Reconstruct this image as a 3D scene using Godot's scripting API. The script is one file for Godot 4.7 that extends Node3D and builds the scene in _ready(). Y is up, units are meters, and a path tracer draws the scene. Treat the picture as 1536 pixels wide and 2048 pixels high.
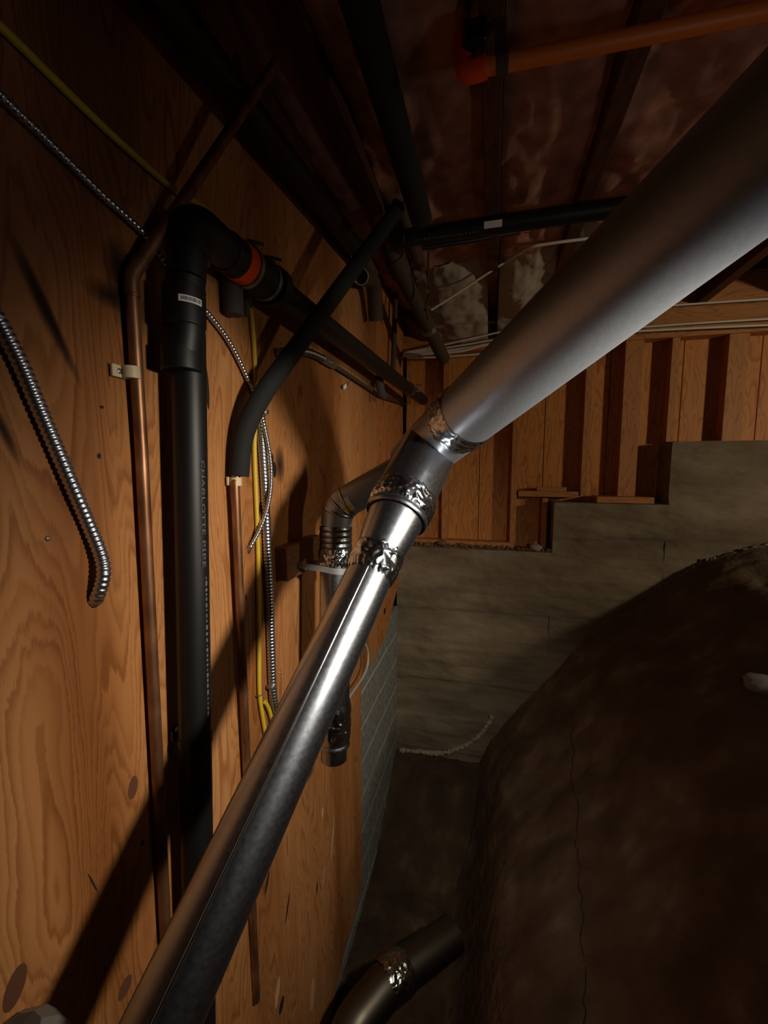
extends Node3D
# A crawl space: plywood wall with drain, copper and cable runs on the left, stepped concrete and studs at the back, joists above, metal ducts across the middle.

class MB:
	var v := PackedVector3Array()
	var n := PackedVector3Array()
	var uv := PackedVector2Array()
	var id := PackedInt32Array()

	func tri(a: int, b: int, c: int) -> void:
		var face := (v[b] - v[a]).cross(v[c] - v[a])
		if face.dot(n[a] + n[b] + n[c]) > 0.0:
			id.append_array([a, c, b])
		else:
			id.append_array([a, b, c])

	func grid(rows: Array, wrap := false, flip := false, us := 1.0, vs := 1.0) -> void:
		var base := v.size()
		var R := rows.size()
		var C: int = rows[0].size()
		var along := 0.0
		for i in R:
			if i > 0:
				along += (rows[i][0] as Vector3).distance_to(rows[i - 1][0])
			var across := 0.0
			for j in C:
				var i0 := maxi(i - 1, 0)
				var i1 := mini(i + 1, R - 1)
				var j0 := j - 1
				var j1 := j + 1
				if wrap:
					j0 = C - 2 if j == 0 else j - 1
					j1 = 1 if j == C - 1 else j + 1
				else:
					j0 = maxi(j0, 0)
					j1 = mini(j1, C - 1)
				var da: Vector3 = rows[i][j1] - rows[i][j0]
				var ds: Vector3 = rows[i1][j] - rows[i0][j]
				var nn := da.cross(ds)
				if flip:
					nn = -nn
				if j > 0:
					across += (rows[i][j] as Vector3).distance_to(rows[i][j - 1])
				v.append(rows[i][j])
				n.append(nn.normalized() if nn.length() > 1e-12 else Vector3.UP)
				uv.append(Vector2(across * us, along * vs))
		for i in R - 1:
			for j in C - 1:
				var a := base + i * C + j
				tri(a, a + 1, a + C)
				tri(a + 1, a + C + 1, a + C)

	func fan(ring: Array, nn: Vector3) -> void:
		var base := v.size()
		var c := Vector3.ZERO
		for k in ring.size() - 1:
			c += ring[k]
		c /= ring.size() - 1
		v.append(c)
		n.append(nn)
		uv.append(Vector2.ZERO)
		for p in ring:
			v.append(p)
			n.append(nn)
			uv.append(Vector2((p - c).x, (p - c).y))
		for k in ring.size() - 1:
			tri(base, base + 1 + k, base + 2 + k)

	func quad(a: Vector3, b: Vector3, c: Vector3, d: Vector3, out: Vector3, uva := Vector2.ZERO, uvb := Vector2.RIGHT, uvc := Vector2.ONE, uvd := Vector2.DOWN) -> void:
		var base := v.size()
		var nn := (b - a).cross(c - a).normalized()
		if nn.dot(out) < 0:
			nn = -nn
		for p in [a, b, c, d]:
			v.append(p)
			n.append(nn)
		uv.append_array([uva, uvb, uvc, uvd])
		tri(base, base + 1, base + 2)
		tri(base, base + 2, base + 3)

	func flat(a: Vector3, b: Vector3, c: Vector3, out: Vector3) -> void:
		var base := v.size()
		var nn := (b - a).cross(c - a).normalized()
		if nn.dot(out) < 0:
			nn = -nn
		for p in [a, b, c]:
			v.append(p)
			n.append(nn)
			uv.append(Vector2(p.x + p.z, p.y))
		tri(base, base + 1, base + 2)

	# a box with chamfered edges; UVs in metres with v along the longest side
	func box(c: Vector3, size: Vector3, bevel := 0.002, bas := Basis.IDENTITY) -> void:
		var h := size / 2.0
		var b := minf(bevel, minf(h.x, minf(h.y, h.z)) * 0.9)
		var long := size.max_axis_index()
		for ax in 3:
			var u := (ax + 1) % 3
			var w := (ax + 2) % 3
			for s in [-1.0, 1.0]:
				var q := []
				var t := []
				for k in [[-1, -1], [1, -1], [1, 1], [-1, 1]]:
					var p := Vector3.ZERO
					p[ax] = s * h[ax]
					p[u] = k[0] * (h[u] - b)
					p[w] = k[1] * (h[w] - b)
					q.append(c + bas * p)
					if u == long:
						t.append(Vector2(p[w] + ax * 0.31, p[u]))
					else:
						t.append(Vector2(p[u] + ax * 0.31, p[w]))
				var o := Vector3.ZERO
				o[ax] = s
				quad(q[0], q[1], q[2], q[3], bas * o, t[0], t[1], t[2], t[3])
			for su in [-1.0, 1.0]:
				for sw in [-1.0, 1.0]:
					var e := []
					for k in [-1.0, 1.0]:
						var p1 := Vector3.ZERO
						p1[ax] = k * (h[ax] - b)
						p1[u] = su * h[u]
						p1[w] = sw * (h[w] - b)
						var p2 := p1
						p2[u] = su * (h[u] - b)
						p2[w] = sw * h[w]
						e.append(c + bas * p1)
						e.append(c + bas * p2)
					var o2 := Vector3.ZERO
					o2[u] = su
					o2[w] = sw
					quad(e[0], e[1], e[3], e[2], bas * o2, Vector2(0, 0), Vector2(b, 0), Vector2(b, size[ax]), Vector2(0, size[ax]))
		for sx in [-1.0, 1.0]:
			for sy in [-1.0, 1.0]:
				for sz in [-1.0, 1.0]:
					var g := Vector3(sx, sy, sz)
					flat(c + bas * (g * Vector3(h.x, h.y - b, h.z - b)), c + bas * (g * Vector3(h.x - b, h.y, h.z - b)), c + bas * (g * Vector3(h.x - b, h.y - b, h.z)), bas * g)

	# a bar between two points, width across the given hint
	func bar(a: Vector3, b: Vector3, wide: float, thick: float, hint: Vector3, bevel := 0.001) -> void:
		var y := (b - a).normalized()
		var z := (hint - y * hint.dot(y)).normalized()
		box((a + b) / 2.0, Vector3(wide, a.distance_to(b), thick), bevel, Basis(y.cross(z), y, z))

	func frames(path: Array) -> Array:
		var out := []
		var t0: Vector3 = (path[1] - path[0]).normalized()
		var nn := t0.cross(Vector3.UP)
		if nn.length() < 0.1:
			nn = t0.cross(Vector3.RIGHT)
		nn = nn.normalized()
		for i in path.size():
			var t: Vector3 = (path[mini(i + 1, path.size() - 1)] - path[maxi(i - 1, 0)]).normalized()
			if i > 0 and t.dot(out[i - 1][1]) < -0.5:
				t = -t
			nn = (nn - t * nn.dot(t)).normalized()
			out.append([path[i], t, nn, t.cross(nn)])
		return out

	# a swept round tube; rad is a number or one radius per point
	func tube(path: Array, rad, seg := 20, caps := true, bump: FastNoiseLite = null, amp := 0.0) -> void:
		var rows := []
		var fr := frames(path)
		for i in fr.size():
			var r: float = rad[i] if rad is Array else rad
			var row := []
			for k in seg + 1:
				var a := TAU * (k % seg) / seg
				var d: Vector3 = fr[i][2] * cos(a) + fr[i][3] * sin(a)
				var p: Vector3 = fr[i][0] + d * r
				if bump:
					p += d * bump.get_noise_3dv(p) * amp
				row.append(p)
			rows.append(row)
		grid(rows, true)
		if caps:
			fan(rows[0], -fr[0][1])
			fan(rows[-1], fr[-1][1])

	# a plate with the outline «poly», in the plane of x and y, thickness along z
	func plate(poly: PackedVector2Array, o: Vector3, x: Vector3, y: Vector3, thick: float, us := 1.0) -> void:
		var z := x.cross(y).normalized()
		var t := Geometry2D.triangulate_polygon(poly)
		for s in [0.0, 1.0]:
			var base := v.size()
			for p in poly:
				v.append(o + x * p.x + y * p.y + z * thick * s)
				n.append(z if s > 0 else -z)
				uv.append(p * us)
			for k in range(0, t.size(), 3):
				tri(base + t[k], base + t[k + 1], base + t[k + 2])
		var c := Vector2.ZERO
		for p in poly:
			c += p / poly.size()
		for k in poly.size():
			var a := poly[k]
			var b := poly[(k + 1) % poly.size()]
			var e := (b - a).normalized()
			var od := Vector2(e.y, -e.x)
			if Geometry2D.is_polygon_clockwise(poly):
				od = -od
			quad(o + x * a.x + y * a.y, o + x * b.x + y * b.y, o + x * b.x + y * b.y + z * thick, o + x * a.x + y * a.y + z * thick, x * od.x + y * od.y)

	func mesh(origin: Vector3) -> ArrayMesh:
		var w := PackedVector3Array()
		for p in v:
			w.append(p - origin)
		var arr := []
		arr.resize(Mesh.ARRAY_MAX)
		arr[Mesh.ARRAY_VERTEX] = w
		arr[Mesh.ARRAY_NORMAL] = n
		arr[Mesh.ARRAY_TEX_UV] = uv
		arr[Mesh.ARRAY_INDEX] = id
		var m := ArrayMesh.new()
		m.add_surface_from_arrays(Mesh.PRIMITIVE_TRIANGLES, arr)
		return m


var M := {}
var used := {}


func numbered(called: String) -> String:
	if not used.has(called):
		used[called] = 0
		return called
	used[called] += 1
	return "%s_%03d" % [called, used[called]]


func tag(o: Node, label: String, category := "", group := "", kind := "") -> void:
	if label: o.set_meta("label", label)
	if category: o.set_meta("category", category)
	if group: o.set_meta("group", group)
	if kind: o.set_meta("kind", kind)


func thing(called: String, label: String, category: String, at: Vector3, group := "", kind := "") -> Node3D:
	var o := Node3D.new()
	o.name = numbered(called)
	o.position = at
	add_child(o)
	tag(o, label, category, group, kind)
	return o


func where(node: Node) -> Vector3:
	var p := Vector3.ZERO
	while node is Node3D and node != self:
		p += node.position
		node = node.get_parent()
	return p


# commits a builder as one named mesh under parent
func obj(called: String, b: MB, mat: Material, parent: Node = null, label := "") -> MeshInstance3D:
	var o := MeshInstance3D.new()
	o.name = called if parent else numbered(called)
	(parent if parent else self).add_child(o, true)
	o.mesh = b.mesh(where(o))
	o.material_override = mat
	if label: o.set_meta("label", label)
	return o


func round_path(pts: Array, radius: float, steps := 8) -> Array:
	var out := [pts[0]]
	for i in range(1, pts.size() - 1):
		var a: Vector3 = pts[i - 1]
		var p: Vector3 = pts[i]
		var b: Vector3 = pts[i + 1]
		var r := minf(radius, minf(a.distance_to(p), b.distance_to(p)) * 0.49)
		var s := p + (a - p).normalized() * r
		var e := p + (b - p).normalized() * r
		for k in steps + 1:
			var t := float(k) / steps
			out.append(s.lerp(p, t).lerp(p.lerp(e, t), t))
	out.append(pts[-1])
	return out


# a smooth curve through the points, a point every «step» metres
func curve(pts: Array, step: float) -> Array:
	var c := Curve3D.new()
	c.bake_interval = step
	for i in pts.size():
		var a: Vector3 = pts[maxi(i - 1, 0)]
		var b: Vector3 = pts[mini(i + 1, pts.size() - 1)]
		var t := (b - a) / 6.0
		var d0: float = pts[i].distance_to(a)
		var d1: float = pts[i].distance_to(b)
		var dd := maxf(d0 + d1, 0.001)
		c.add_point(pts[i], -t * 2.0 * d0 / dd, t * 2.0 * d1 / dd)
	var out := []
	var total := c.get_baked_length()
	var k := maxi(2, int(total / step))
	for i in k + 1:
		out.append(c.sample_baked(total * i / k, true))
	return out


func straight(a: Vector3, b: Vector3, k: int) -> Array:
	var out := []
	for i in k + 1:
		out.append(a.lerp(b, float(i) / k))
	return out


func noise(seed_: int, freq: float, kind := FastNoiseLite.TYPE_SIMPLEX_SMOOTH, oct := 4) -> FastNoiseLite:
	var f := FastNoiseLite.new()
	f.seed = seed_
	f.noise_type = kind
	f.frequency = freq
	f.fractal_octaves = oct
	return f


func ramp(stops: Array) -> Gradient:
	var g := Gradient.new()
	var o := PackedFloat32Array()
	var c := PackedColorArray()
	for s in stops:
		o.append(s[0])
		c.append(s[1])
	g.offsets = o
	g.colors = c
	return g


func noise_tex(f: FastNoiseLite, w: int, h: int, g: Gradient = null, normal := false, strength := 4.0) -> NoiseTexture2D:
	var t := NoiseTexture2D.new()
	t.width = w
	t.height = h
	t.seamless = true
	t.noise = f
	t.color_ramp = g
	t.as_normal_map = normal
	t.bump_strength = strength
	return t


func mat(c: Color, rough: float, metal := 0.0) -> StandardMaterial3D:
	var m := StandardMaterial3D.new()
	m.albedo_color = c
	m.roughness = rough
	m.metallic = metal
	return m


# contour bands, as rotary-cut plywood shows them: early wood light, a thin darker line of late wood at the end of each ring
func bands(light: Color, dark: Color, count: int) -> Gradient:
	var st := []
	for k in count:
		var a := float(k) / count
		var w := 1.0 / count
		var m := 0.72 + 0.28 * sin(k * 2.3)
		st.append([a + 0.02 * w, light])
		st.append([a + 0.5 * w, light.lerp(dark, 0.25 * m)])
		st.append([a + 0.86 * w, light.lerp(dark, m)])
		st.append([a + 0.96 * w, light.lerp(dark, 0.9 * m)])
	return ramp(st)


func wood(light: Color, dark: Color, seed_: int, scale: Vector3, count := 12) -> StandardMaterial3D:
	var m := mat(Color.WHITE, 0.62)
	var f := noise(seed_, 0.006, FastNoiseLite.TYPE_SIMPLEX_SMOOTH, 3)
	f.domain_warp_enabled = true
	f.domain_warp_amplitude = 25.0
	f.domain_warp_frequency = 0.01
	m.albedo_texture = noise_tex(f, 512, 512, bands(light, dark, count))
	m.uv1_scale = scale
	return m


func materials() -> void:
	# plywood: wide cathedral grain, UV in metres (u along the wall, v up)
	var ply := mat(Color.WHITE, 0.55)
	var f := noise(11, 0.0042, FastNoiseLite.TYPE_SIMPLEX_SMOOTH, 3)
	f.fractal_gain = 0.42
	f.domain_warp_enabled = true
	f.domain_warp_amplitude = 22.0
	f.domain_warp_frequency = 0.008
	f.domain_warp_fractal_octaves = 3
	ply.albedo_texture = noise_tex(f, 1024, 1024, bands(Color(0.76, 0.55, 0.36), Color(0.61, 0.40, 0.23), 18))
	ply.uv1_scale = Vector3(0.95, 0.14, 1)
	ply.metallic_specular = 0.35
	var blotch := noise(5, 0.004, FastNoiseLite.TYPE_SIMPLEX_SMOOTH, 5)
	ply.detail_enabled = true
	ply.detail_blend_mode = BaseMaterial3D.BLEND_MODE_MUL
	ply.detail_albedo = noise_tex(blotch, 512, 512, ramp([[0.0, Color(0.66, 0.56, 0.45)], [0.5, Color(0.90, 0.86, 0.80)], [1.0, Color(1, 1, 1)]]))
	ply.detail_uv_layer = BaseMaterial3D.DETAIL_UV_1
	M.ply = ply
	var far := wood(Color(0.72, 0.46, 0.24), Color(0.55, 0.31, 0.14), 21, Vector3(1.1, 0.3, 1), 9)
	M.ply_far = far
	M.stud = wood(Color(0.70, 0.47, 0.24), Color(0.56, 0.34, 0.15), 31, Vector3(2.2, 0.35, 1), 8)
	M.board = wood(Color(0.76, 0.50, 0.22), Color(0.60, 0.36, 0.13), 37, Vector3(1.4, 0.3, 1), 8)
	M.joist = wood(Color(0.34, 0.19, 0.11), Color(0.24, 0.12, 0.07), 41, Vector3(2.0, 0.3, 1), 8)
	M.block = wood(Color(0.60, 0.42, 0.27), Color(0.46, 0.29, 0.17), 43, Vector3(3.0, 0.6, 1), 8)
	M.knot = mat(Color(0.13, 0.07, 0.035), 0.8)
	M.patch = mat(Color(0.36, 0.22, 0.14), 0.7)
	M.pale_patch = mat(Color(0.78, 0.62, 0.46), 0.7)
	# concrete, block, soil
	var con := mat(Color.WHITE, 0.92)
	con.albedo_texture = noise_tex(noise(51, 0.007, FastNoiseLite.TYPE_SIMPLEX_SMOOTH, 6), 512, 512, ramp([[0.0, Color(0.37, 0.32, 0.25)], [0.5, Color(0.46, 0.41, 0.33)], [1.0, Color(0.57, 0.51, 0.42)]]))
	con.uv1_triplanar = true
	con.uv1_world_triplanar = true
	con.uv1_scale = Vector3(0.35, 0.9, 0.35)
	con.normal_enabled = true
	con.normal_texture = noise_tex(noise(52, 0.03, FastNoiseLite.TYPE_SIMPLEX_SMOOTH, 5), 512, 512, null, true, 5.0)
	con.normal_scale = 0.45
	M.concrete = con
	var cmu := mat(Color(0.56, 0.57, 0.55), 0.85)
	cmu.normal_enabled = true
	cmu.normal_texture = con.normal_texture
	cmu.uv1_triplanar = true
	cmu.uv1_world_triplanar = true
	cmu.uv1_scale = Vector3(3, 3, 3)
	cmu.albedo_texture = noise_tex(noise(53, 0.03, FastNoiseLite.TYPE_SIMPLEX_SMOOTH, 5), 256, 256, ramp([[0.0, Color(0.75, 0.75, 0.74)], [1.0, Color(1, 1, 1)]]))
	M.cmu = cmu
	M.mortar = mat(Color(0.82, 0.79, 0.72), 0.9)
	var soil := mat(Color.WHITE, 0.95)
	soil.albedo_texture = noise_tex(noise(61, 0.008, FastNoiseLite.TYPE_SIMPLEX_SMOOTH, 6), 512, 512, ramp([[0.0, Color(0.25, 0.185, 0.12)], [0.5, Color(0.34, 0.265, 0.19)], [0.75, Color(0.42, 0.35, 0.27)], [1.0, Color(0.58, 0.52, 0.46)]]))
	soil.uv1_triplanar = true
	soil.uv1_world_triplanar = true
	soil.uv1_scale = Vector3(0.8, 0.8, 0.8)
	soil.normal_enabled = true
	soil.normal_texture = con.normal_texture
	M.soil = soil
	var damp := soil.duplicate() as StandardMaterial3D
	damp.albedo_color = Color(0.72, 0.68, 0.64)  # same soil, darkened so the trench's shade is in the floor colour
	M.shaded_soil = damp
	M.lip = mat(Color(0.60, 0.55, 0.47), 0.95)
	M.crack = mat(Color(0.05, 0.03, 0.02), 1.0)
	M.shaded_galv = mat(Color(0.40, 0.37, 0.33), 0.42, 1.0)  # duct metal with the dimness of the trench put into its colour
	M.shaded_foil = mat(Color(0.62, 0.60, 0.58), 0.25, 1.0)  # foil tape on that duct, its colour darkened for shade as well
	M.matte_zinc = mat(Color(0.50, 0.48, 0.45), 0.5, 0.35)
	M.stone = mat(Color(0.55, 0.50, 0.44), 0.9)
	M.mauve_stone = mat(Color(0.52, 0.49, 0.50), 0.9)
	M.rubble = mat(Color(0.42, 0.31, 0.21), 0.95)
	# metals
	var galv := mat(Color(0.76, 0.79, 0.84), 0.30, 1.0)
	galv.roughness = 1.0
	galv.roughness_texture = noise_tex(noise(71, 0.02, FastNoiseLite.TYPE_SIMPLEX_SMOOTH, 5), 512, 512, ramp([[0.0, Color(0.25, 0.25, 0.25)], [1.0, Color(0.34, 0.34, 0.34)]]))
	galv.albedo_texture = noise_tex(noise(72, 0.03, FastNoiseLite.TYPE_CELLULAR, 2), 512, 512, ramp([[0.0, Color(0.90, 0.90, 0.90)], [1.0, Color(1, 1, 1)]]))
	galv.uv1_triplanar = true
	galv.uv1_scale = Vector3(9, 9, 9)
	M.galv = galv
	var dull := galv.duplicate() as StandardMaterial3D
	dull.roughness_texture = noise_tex(noise(73, 0.02, FastNoiseLite.TYPE_SIMPLEX_SMOOTH, 5), 256, 256, ramp([[0.0, Color(0.38, 0.38, 0.38)], [1.0, Color(0.45, 0.45, 0.45)]]))
	dull.metallic = 0.72
	M.dull = dull
	M.foil = mat(Color(0.85, 0.88, 0.93), 0.2, 1.0)
	M.flex = mat(Color(0.78, 0.81, 0.86), 0.32, 1.0)
	M.emt = mat(Color(0.66, 0.66, 0.66), 0.35, 1.0)
	M.steel = mat(Color(0.62, 0.60, 0.57), 0.45, 0.9)
	M.strap = mat(Color(0.66, 0.67, 0.68), 0.5, 0.6)
	var iron := mat(Color(0.30, 0.24, 0.19), 0.75, 0.2)
	iron.normal_enabled = true
	iron.normal_texture = con.normal_texture
	iron.uv1_triplanar = true
	iron.uv1_scale = Vector3(6, 6, 6)
	M.iron = iron
	var cu := mat(Color.WHITE, 0.42, 0.75)
	cu.albedo_texture = noise_tex(noise(81, 0.02, FastNoiseLite.TYPE_SIMPLEX_SMOOTH, 5), 256, 256, ramp([[0.0, Color(0.42, 0.28, 0.19)], [0.55, Color(0.58, 0.41, 0.29)], [1.0, Color(0.74, 0.54, 0.41)]]))
	cu.uv1_triplanar = true
	cu.uv1_scale = Vector3(5, 1.5, 5)
	M.copper = cu
	M.solder = mat(Color(0.50, 0.34, 0.25), 0.5, 0.9)
	# plastics
	M.abs = mat(Color(0.055, 0.055, 0.058), 0.5)
	M.foam = mat(Color(0.085, 0.085, 0.085), 0.85)
	M.grey_foam = mat(Color(0.27, 0.25, 0.23), 0.85)
	M.rubber = mat(Color(0.09, 0.085, 0.08), 0.6)
	M.print = mat(Color(0.38, 0.39, 0.41), 0.6)
	M.orange = mat(Color(0.82, 0.42, 0.08), 0.5)
	M.tape = mat(Color(0.92, 0.30, 0.05), 0.5)
	M.cream = mat(Color(0.80, 0.74, 0.60), 0.5)
	M.yellow = mat(Color(0.80, 0.68, 0.18), 0.5)
	M.white_cable = mat(Color(0.82, 0.79, 0.74), 0.45)
	M.grey_cable = mat(Color(0.62, 0.62, 0.61), 0.45)
	M.sticker = mat(Color(0.88, 0.87, 0.86), 0.6)
	M.ink = mat(Color(0.10, 0.10, 0.10), 0.7)
	M.sign_yellow = mat(Color(0.86, 0.76, 0.10), 0.5)
	M.plastic_black = mat(Color(0.03, 0.03, 0.03), 0.4)
	# insulation
	var pink := mat(Color.WHITE, 1.0)
	pink.albedo_texture = noise_tex(noise(91, 0.02, FastNoiseLite.TYPE_SIMPLEX_SMOOTH, 5), 256, 256, ramp([[0.0, Color(0.54, 0.36, 0.28)], [0.5, Color(0.67, 0.47, 0.38)], [1.0, Color(0.78, 0.58, 0.49)]]))
	pink.uv1_triplanar = true
	pink.uv1_scale = Vector3(2, 2, 2)
	M.pink = pink
	M.white_wool = mat(Color(0.66, 0.62, 0.55), 0.9)


func _ready() -> void:
	var cam := Camera3D.new()
	cam.name = "camera"
	cam.position = Vector3(0.64, 2.5, 0.0)
	cam.rotation_degrees = Vector3(-6.0, 14.3, 0.0)
	cam.fov = rad_to_deg(2.0 * atan(1024.0 / 850.0))
	cam.near = 0.02
	cam.current = true
	add_child(cam)
	var we := WorldEnvironment.new()
	we.name = "environment"
	var env := Environment.new()
	env.background_mode = Environment.BG_COLOR
	env.background_color = Color.BLACK
	env.tonemap_mode = Environment.TONE_MAPPER_LINEAR
	env.tonemap_exposure = 1.0
	env.sdfgi_enabled = true
	env.ssao_enabled = true
	env.ssil_enabled = true
	we.environment = env
	add_child(we)
	# the torch that lights the wall, held to the right of the camera
	var torch := SpotLight3D.new()
	torch.name = "torch"
	torch.light_color = Color(1.0, 0.95, 0.87)
	torch.light_energy = 2.15
	torch.light_size = 0.06
	torch.spot_angle = 49.5
	torch.spot_angle_attenuation = 1.0
	torch.spot_range = 8.0
	torch.spot_attenuation = 2.0
	torch.shadow_enabled = true
	add_child(torch)
	torch.look_at_from_position(Vector3(1.30, 2.66, -0.45), Vector3(0.0, 1.80, -1.45), Vector3.UP)
	# the weak light that spills from the torch to all sides
	var spill := OmniLight3D.new()
	spill.name = "torch_spill"
	spill.position = Vector3(1.30, 2.66, -0.45)
	spill.light_color = Color(0.96, 0.97, 1.0)
	spill.light_energy = 0.043
	spill.light_size = 0.06
	spill.omni_range = 8.0
	spill.omni_attenuation = 2.0
	spill.shadow_enabled = true
	add_child(spill)
	# the lamp that hangs beyond the mound, far to the right
	var lamp := SpotLight3D.new()
	lamp.name = "far_lamp"
	lamp.light_color = Color(1.0, 0.92, 0.79)
	lamp.light_energy = 2.05
	lamp.light_size = 0.08
	lamp.spot_angle = 52.0
	lamp.spot_angle_attenuation = 1.0
	lamp.spot_range = 9.0
	lamp.spot_attenuation = 2.0
	lamp.shadow_enabled = true
	add_child(lamp)
	lamp.look_at_from_position(Vector3(3.6, 2.85, -1.0), Vector3(1.35, 2.4, -3.0), Vector3.UP)
	materials()
	build_left_wall()
	scorch()
	build_back_wall()
	build_room()
	build_ceiling()
	build_ground()
	build_ducts()
	build_drain()
	build_copper()
	build_cables()
	build_overhead()
	build_small()


# ---------------------------------------------------------------- the setting
func sheet(b: MB, zy: Array, x0: float, x1: float) -> void:
	var poly := PackedVector2Array()
	for p in zy:
		poly.append(Vector2(-p[0], p[1]))
	b.plate(poly, Vector3(x0, 0, 0), Vector3(0, 0, -1), Vector3.UP, x1 - x0)


func lens(b: MB, c: Vector3, w: float, h: float, tilt: float, thick: float, sharp := 1.0) -> void:
	var poly := PackedVector2Array()
	for k in 16:
		var a := TAU * k / 16
		var q := Vector2(signf(cos(a)) * pow(absf(cos(a)), sharp) * w / 2, sin(a) * h / 2)
		poly.append(q.rotated(tilt))
	b.plate(poly, c - Vector3(thick * 0.5, 0, 0), Vector3(0, 0, -1), Vector3.UP, thick)


func build_left_wall() -> void:
	var w := thing("wall_left", "", "", Vector3(0, 0, -1), "", "structure")
	var b := MB.new()
	sheet(b, [[1.7, -0.1], [1.7, 3.75], [-2.335, 3.75], [-2.335, 1.38], [-2.045, 1.40], [-2.02, 1.30], [-2.015, 0.72], [-2.02, 0.21], [-1.88, 0.17], [-1.62, 0.11], [-1.45, 0.0], [-1.3, -0.1]], -0.013, 0.0)
	obj("plywood_sheet", b, M.ply, w)
	b = MB.new()
	sheet(b, [[-2.341, 1.39], [-2.341, 3.75], [-3.09, 3.75], [-3.09, 1.70], [-2.97, 1.66], [-2.54, 1.40]], -0.022, -0.006)
	obj("plywood_sheet", b, M.ply_far, w)
	# block courses under the plywood: 8 in high, 16 in long
	var rng := RandomNumberGenerator.new()
	rng.seed = 3
	b = MB.new()
	b.box(Vector3(-0.0985, 0.62, -1.9), Vector3(0.16, 1.7, 2.15), 0.002)
	obj("mortar_bed", b, M.mortar, w)
	for c in 8:
		var y := 1.386 - 0.2032 * c
		var z := -1.0 - (0.2 if c % 2 else 0.0)
		while z > -2.95:
			var z1 := maxf(z - 0.3985, -2.972)
			b = MB.new()
			b.box(Vector3(-0.062 + rng.randf() * 0.0015, y, (z + z1) / 2), Vector3(0.09, 0.1965, z - z1), 0.003)
			obj("concrete_block", b, M.cmu, w)
			z -= 0.4015
	# knots, splits and patches set in the face veneer
	for s in [[Vector3(0.0000, 2.6820, -0.8678), 0.013, 0.100, 0.03], [Vector3(0.0000, 2.6008, -0.5889), 0.008, 0.006, -0],
			[Vector3(0.0000, 2.5248, -1.1596), 0.012, 0.035, 0.1], [Vector3(0.0000, 2.4920, -1.1699), 0.022, 0.05, -0], [Vector3(0.0000, 2.1488, -0.9951), 0.008, 0.020, -0], [Vector3(0.0000, 2.5189, -0.5777), 0.008, 0.010, -0],
			[Vector3(0.0000, 1.7996, -0.5090), 0.003, 0.05, 0.28], [Vector3(0.0000, 1.7751, -0.6139), 0.006, 0.013, -0.1], [Vector3(0.0000, 1.2308, -1.0548), 0.016, 0.06, -0.5], [Vector3(0.0000, 1.0074, -1.1787), 0.012, 0.09, -0.42], [Vector3(0.0000, 0.8225, -1.4232), 0.012, 0.05, -0.15],
			[Vector3(0.0000, 1.5935, -2.5365), 0.03, 0.045, -0.1], [Vector3(0.0000, 1.1945, -1.7007), 0.006, 0.045, -0], [Vector3(0.0000, 0.7082, -1.1203), 0.035, 0.05, -0.4], [Vector3(0.0000, 1.1971, -0.9579), 0.010, 0.05, -0.3]]:
		b = MB.new()
		lens(b, s[0], s[1], s[2], s[3], 0.0012, 1.5)
		obj("knot", b, M.knot, w)
	for q in [Vector3(0.0000, 2.3946, -0.4821), Vector3(0.0000, 2.5669, -1.2685), Vector3(0.0000, 1.8504, -1.1704), Vector3(0.0000, 2.5377, -0.9685)]:
		b = MB.new()
		b.tube([q, q + Vector3(0.002, 0, 0), q + Vector3(0.003, 0, 0)], [0.0045, 0.004, 0.002], 10)
		obj("nail_head", b, M.steel, w)
	for s in [[Vector3(0.0000, 1.9015, -0.6008), 0.022, 0.042, -0.15], [Vector3(0.0000, 1.7637, -0.3846), 0.030, 0.055, -0.35], [Vector3(0.0000, 1.5350, -0.5548), 0.03, 0.035, -0.5]]:
		b = MB.new()
		lens(b, s[0], s[1], s[2], s[3], 0.0010, 1.0)
		obj("veneer_patch", b, M.patch, w)
	for s in [[Vector3(0.0000, 1.0938, -1.4909), 0.022, 0.045, -0], [Vector3(0.0000, 0.8735, -1.5958), 0.018, 0.20, -0.22], [Vector3(0.0000, 0.4167, -1.3616), 0.045, 0.13, -0.12], [Vector3(0.0000, 0.7875, -1.0971), 0.03, 0.09, -0.3], [Vector3(0.0000, 0.7891, -1.4897), 0.012, 0.10, -0.3]]:
		b = MB.new()
		lens(b, s[0], s[1], s[2], s[3], 0.0008, 1.4)
		obj("veneer_scar", b, M.pale_patch, w)


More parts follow.
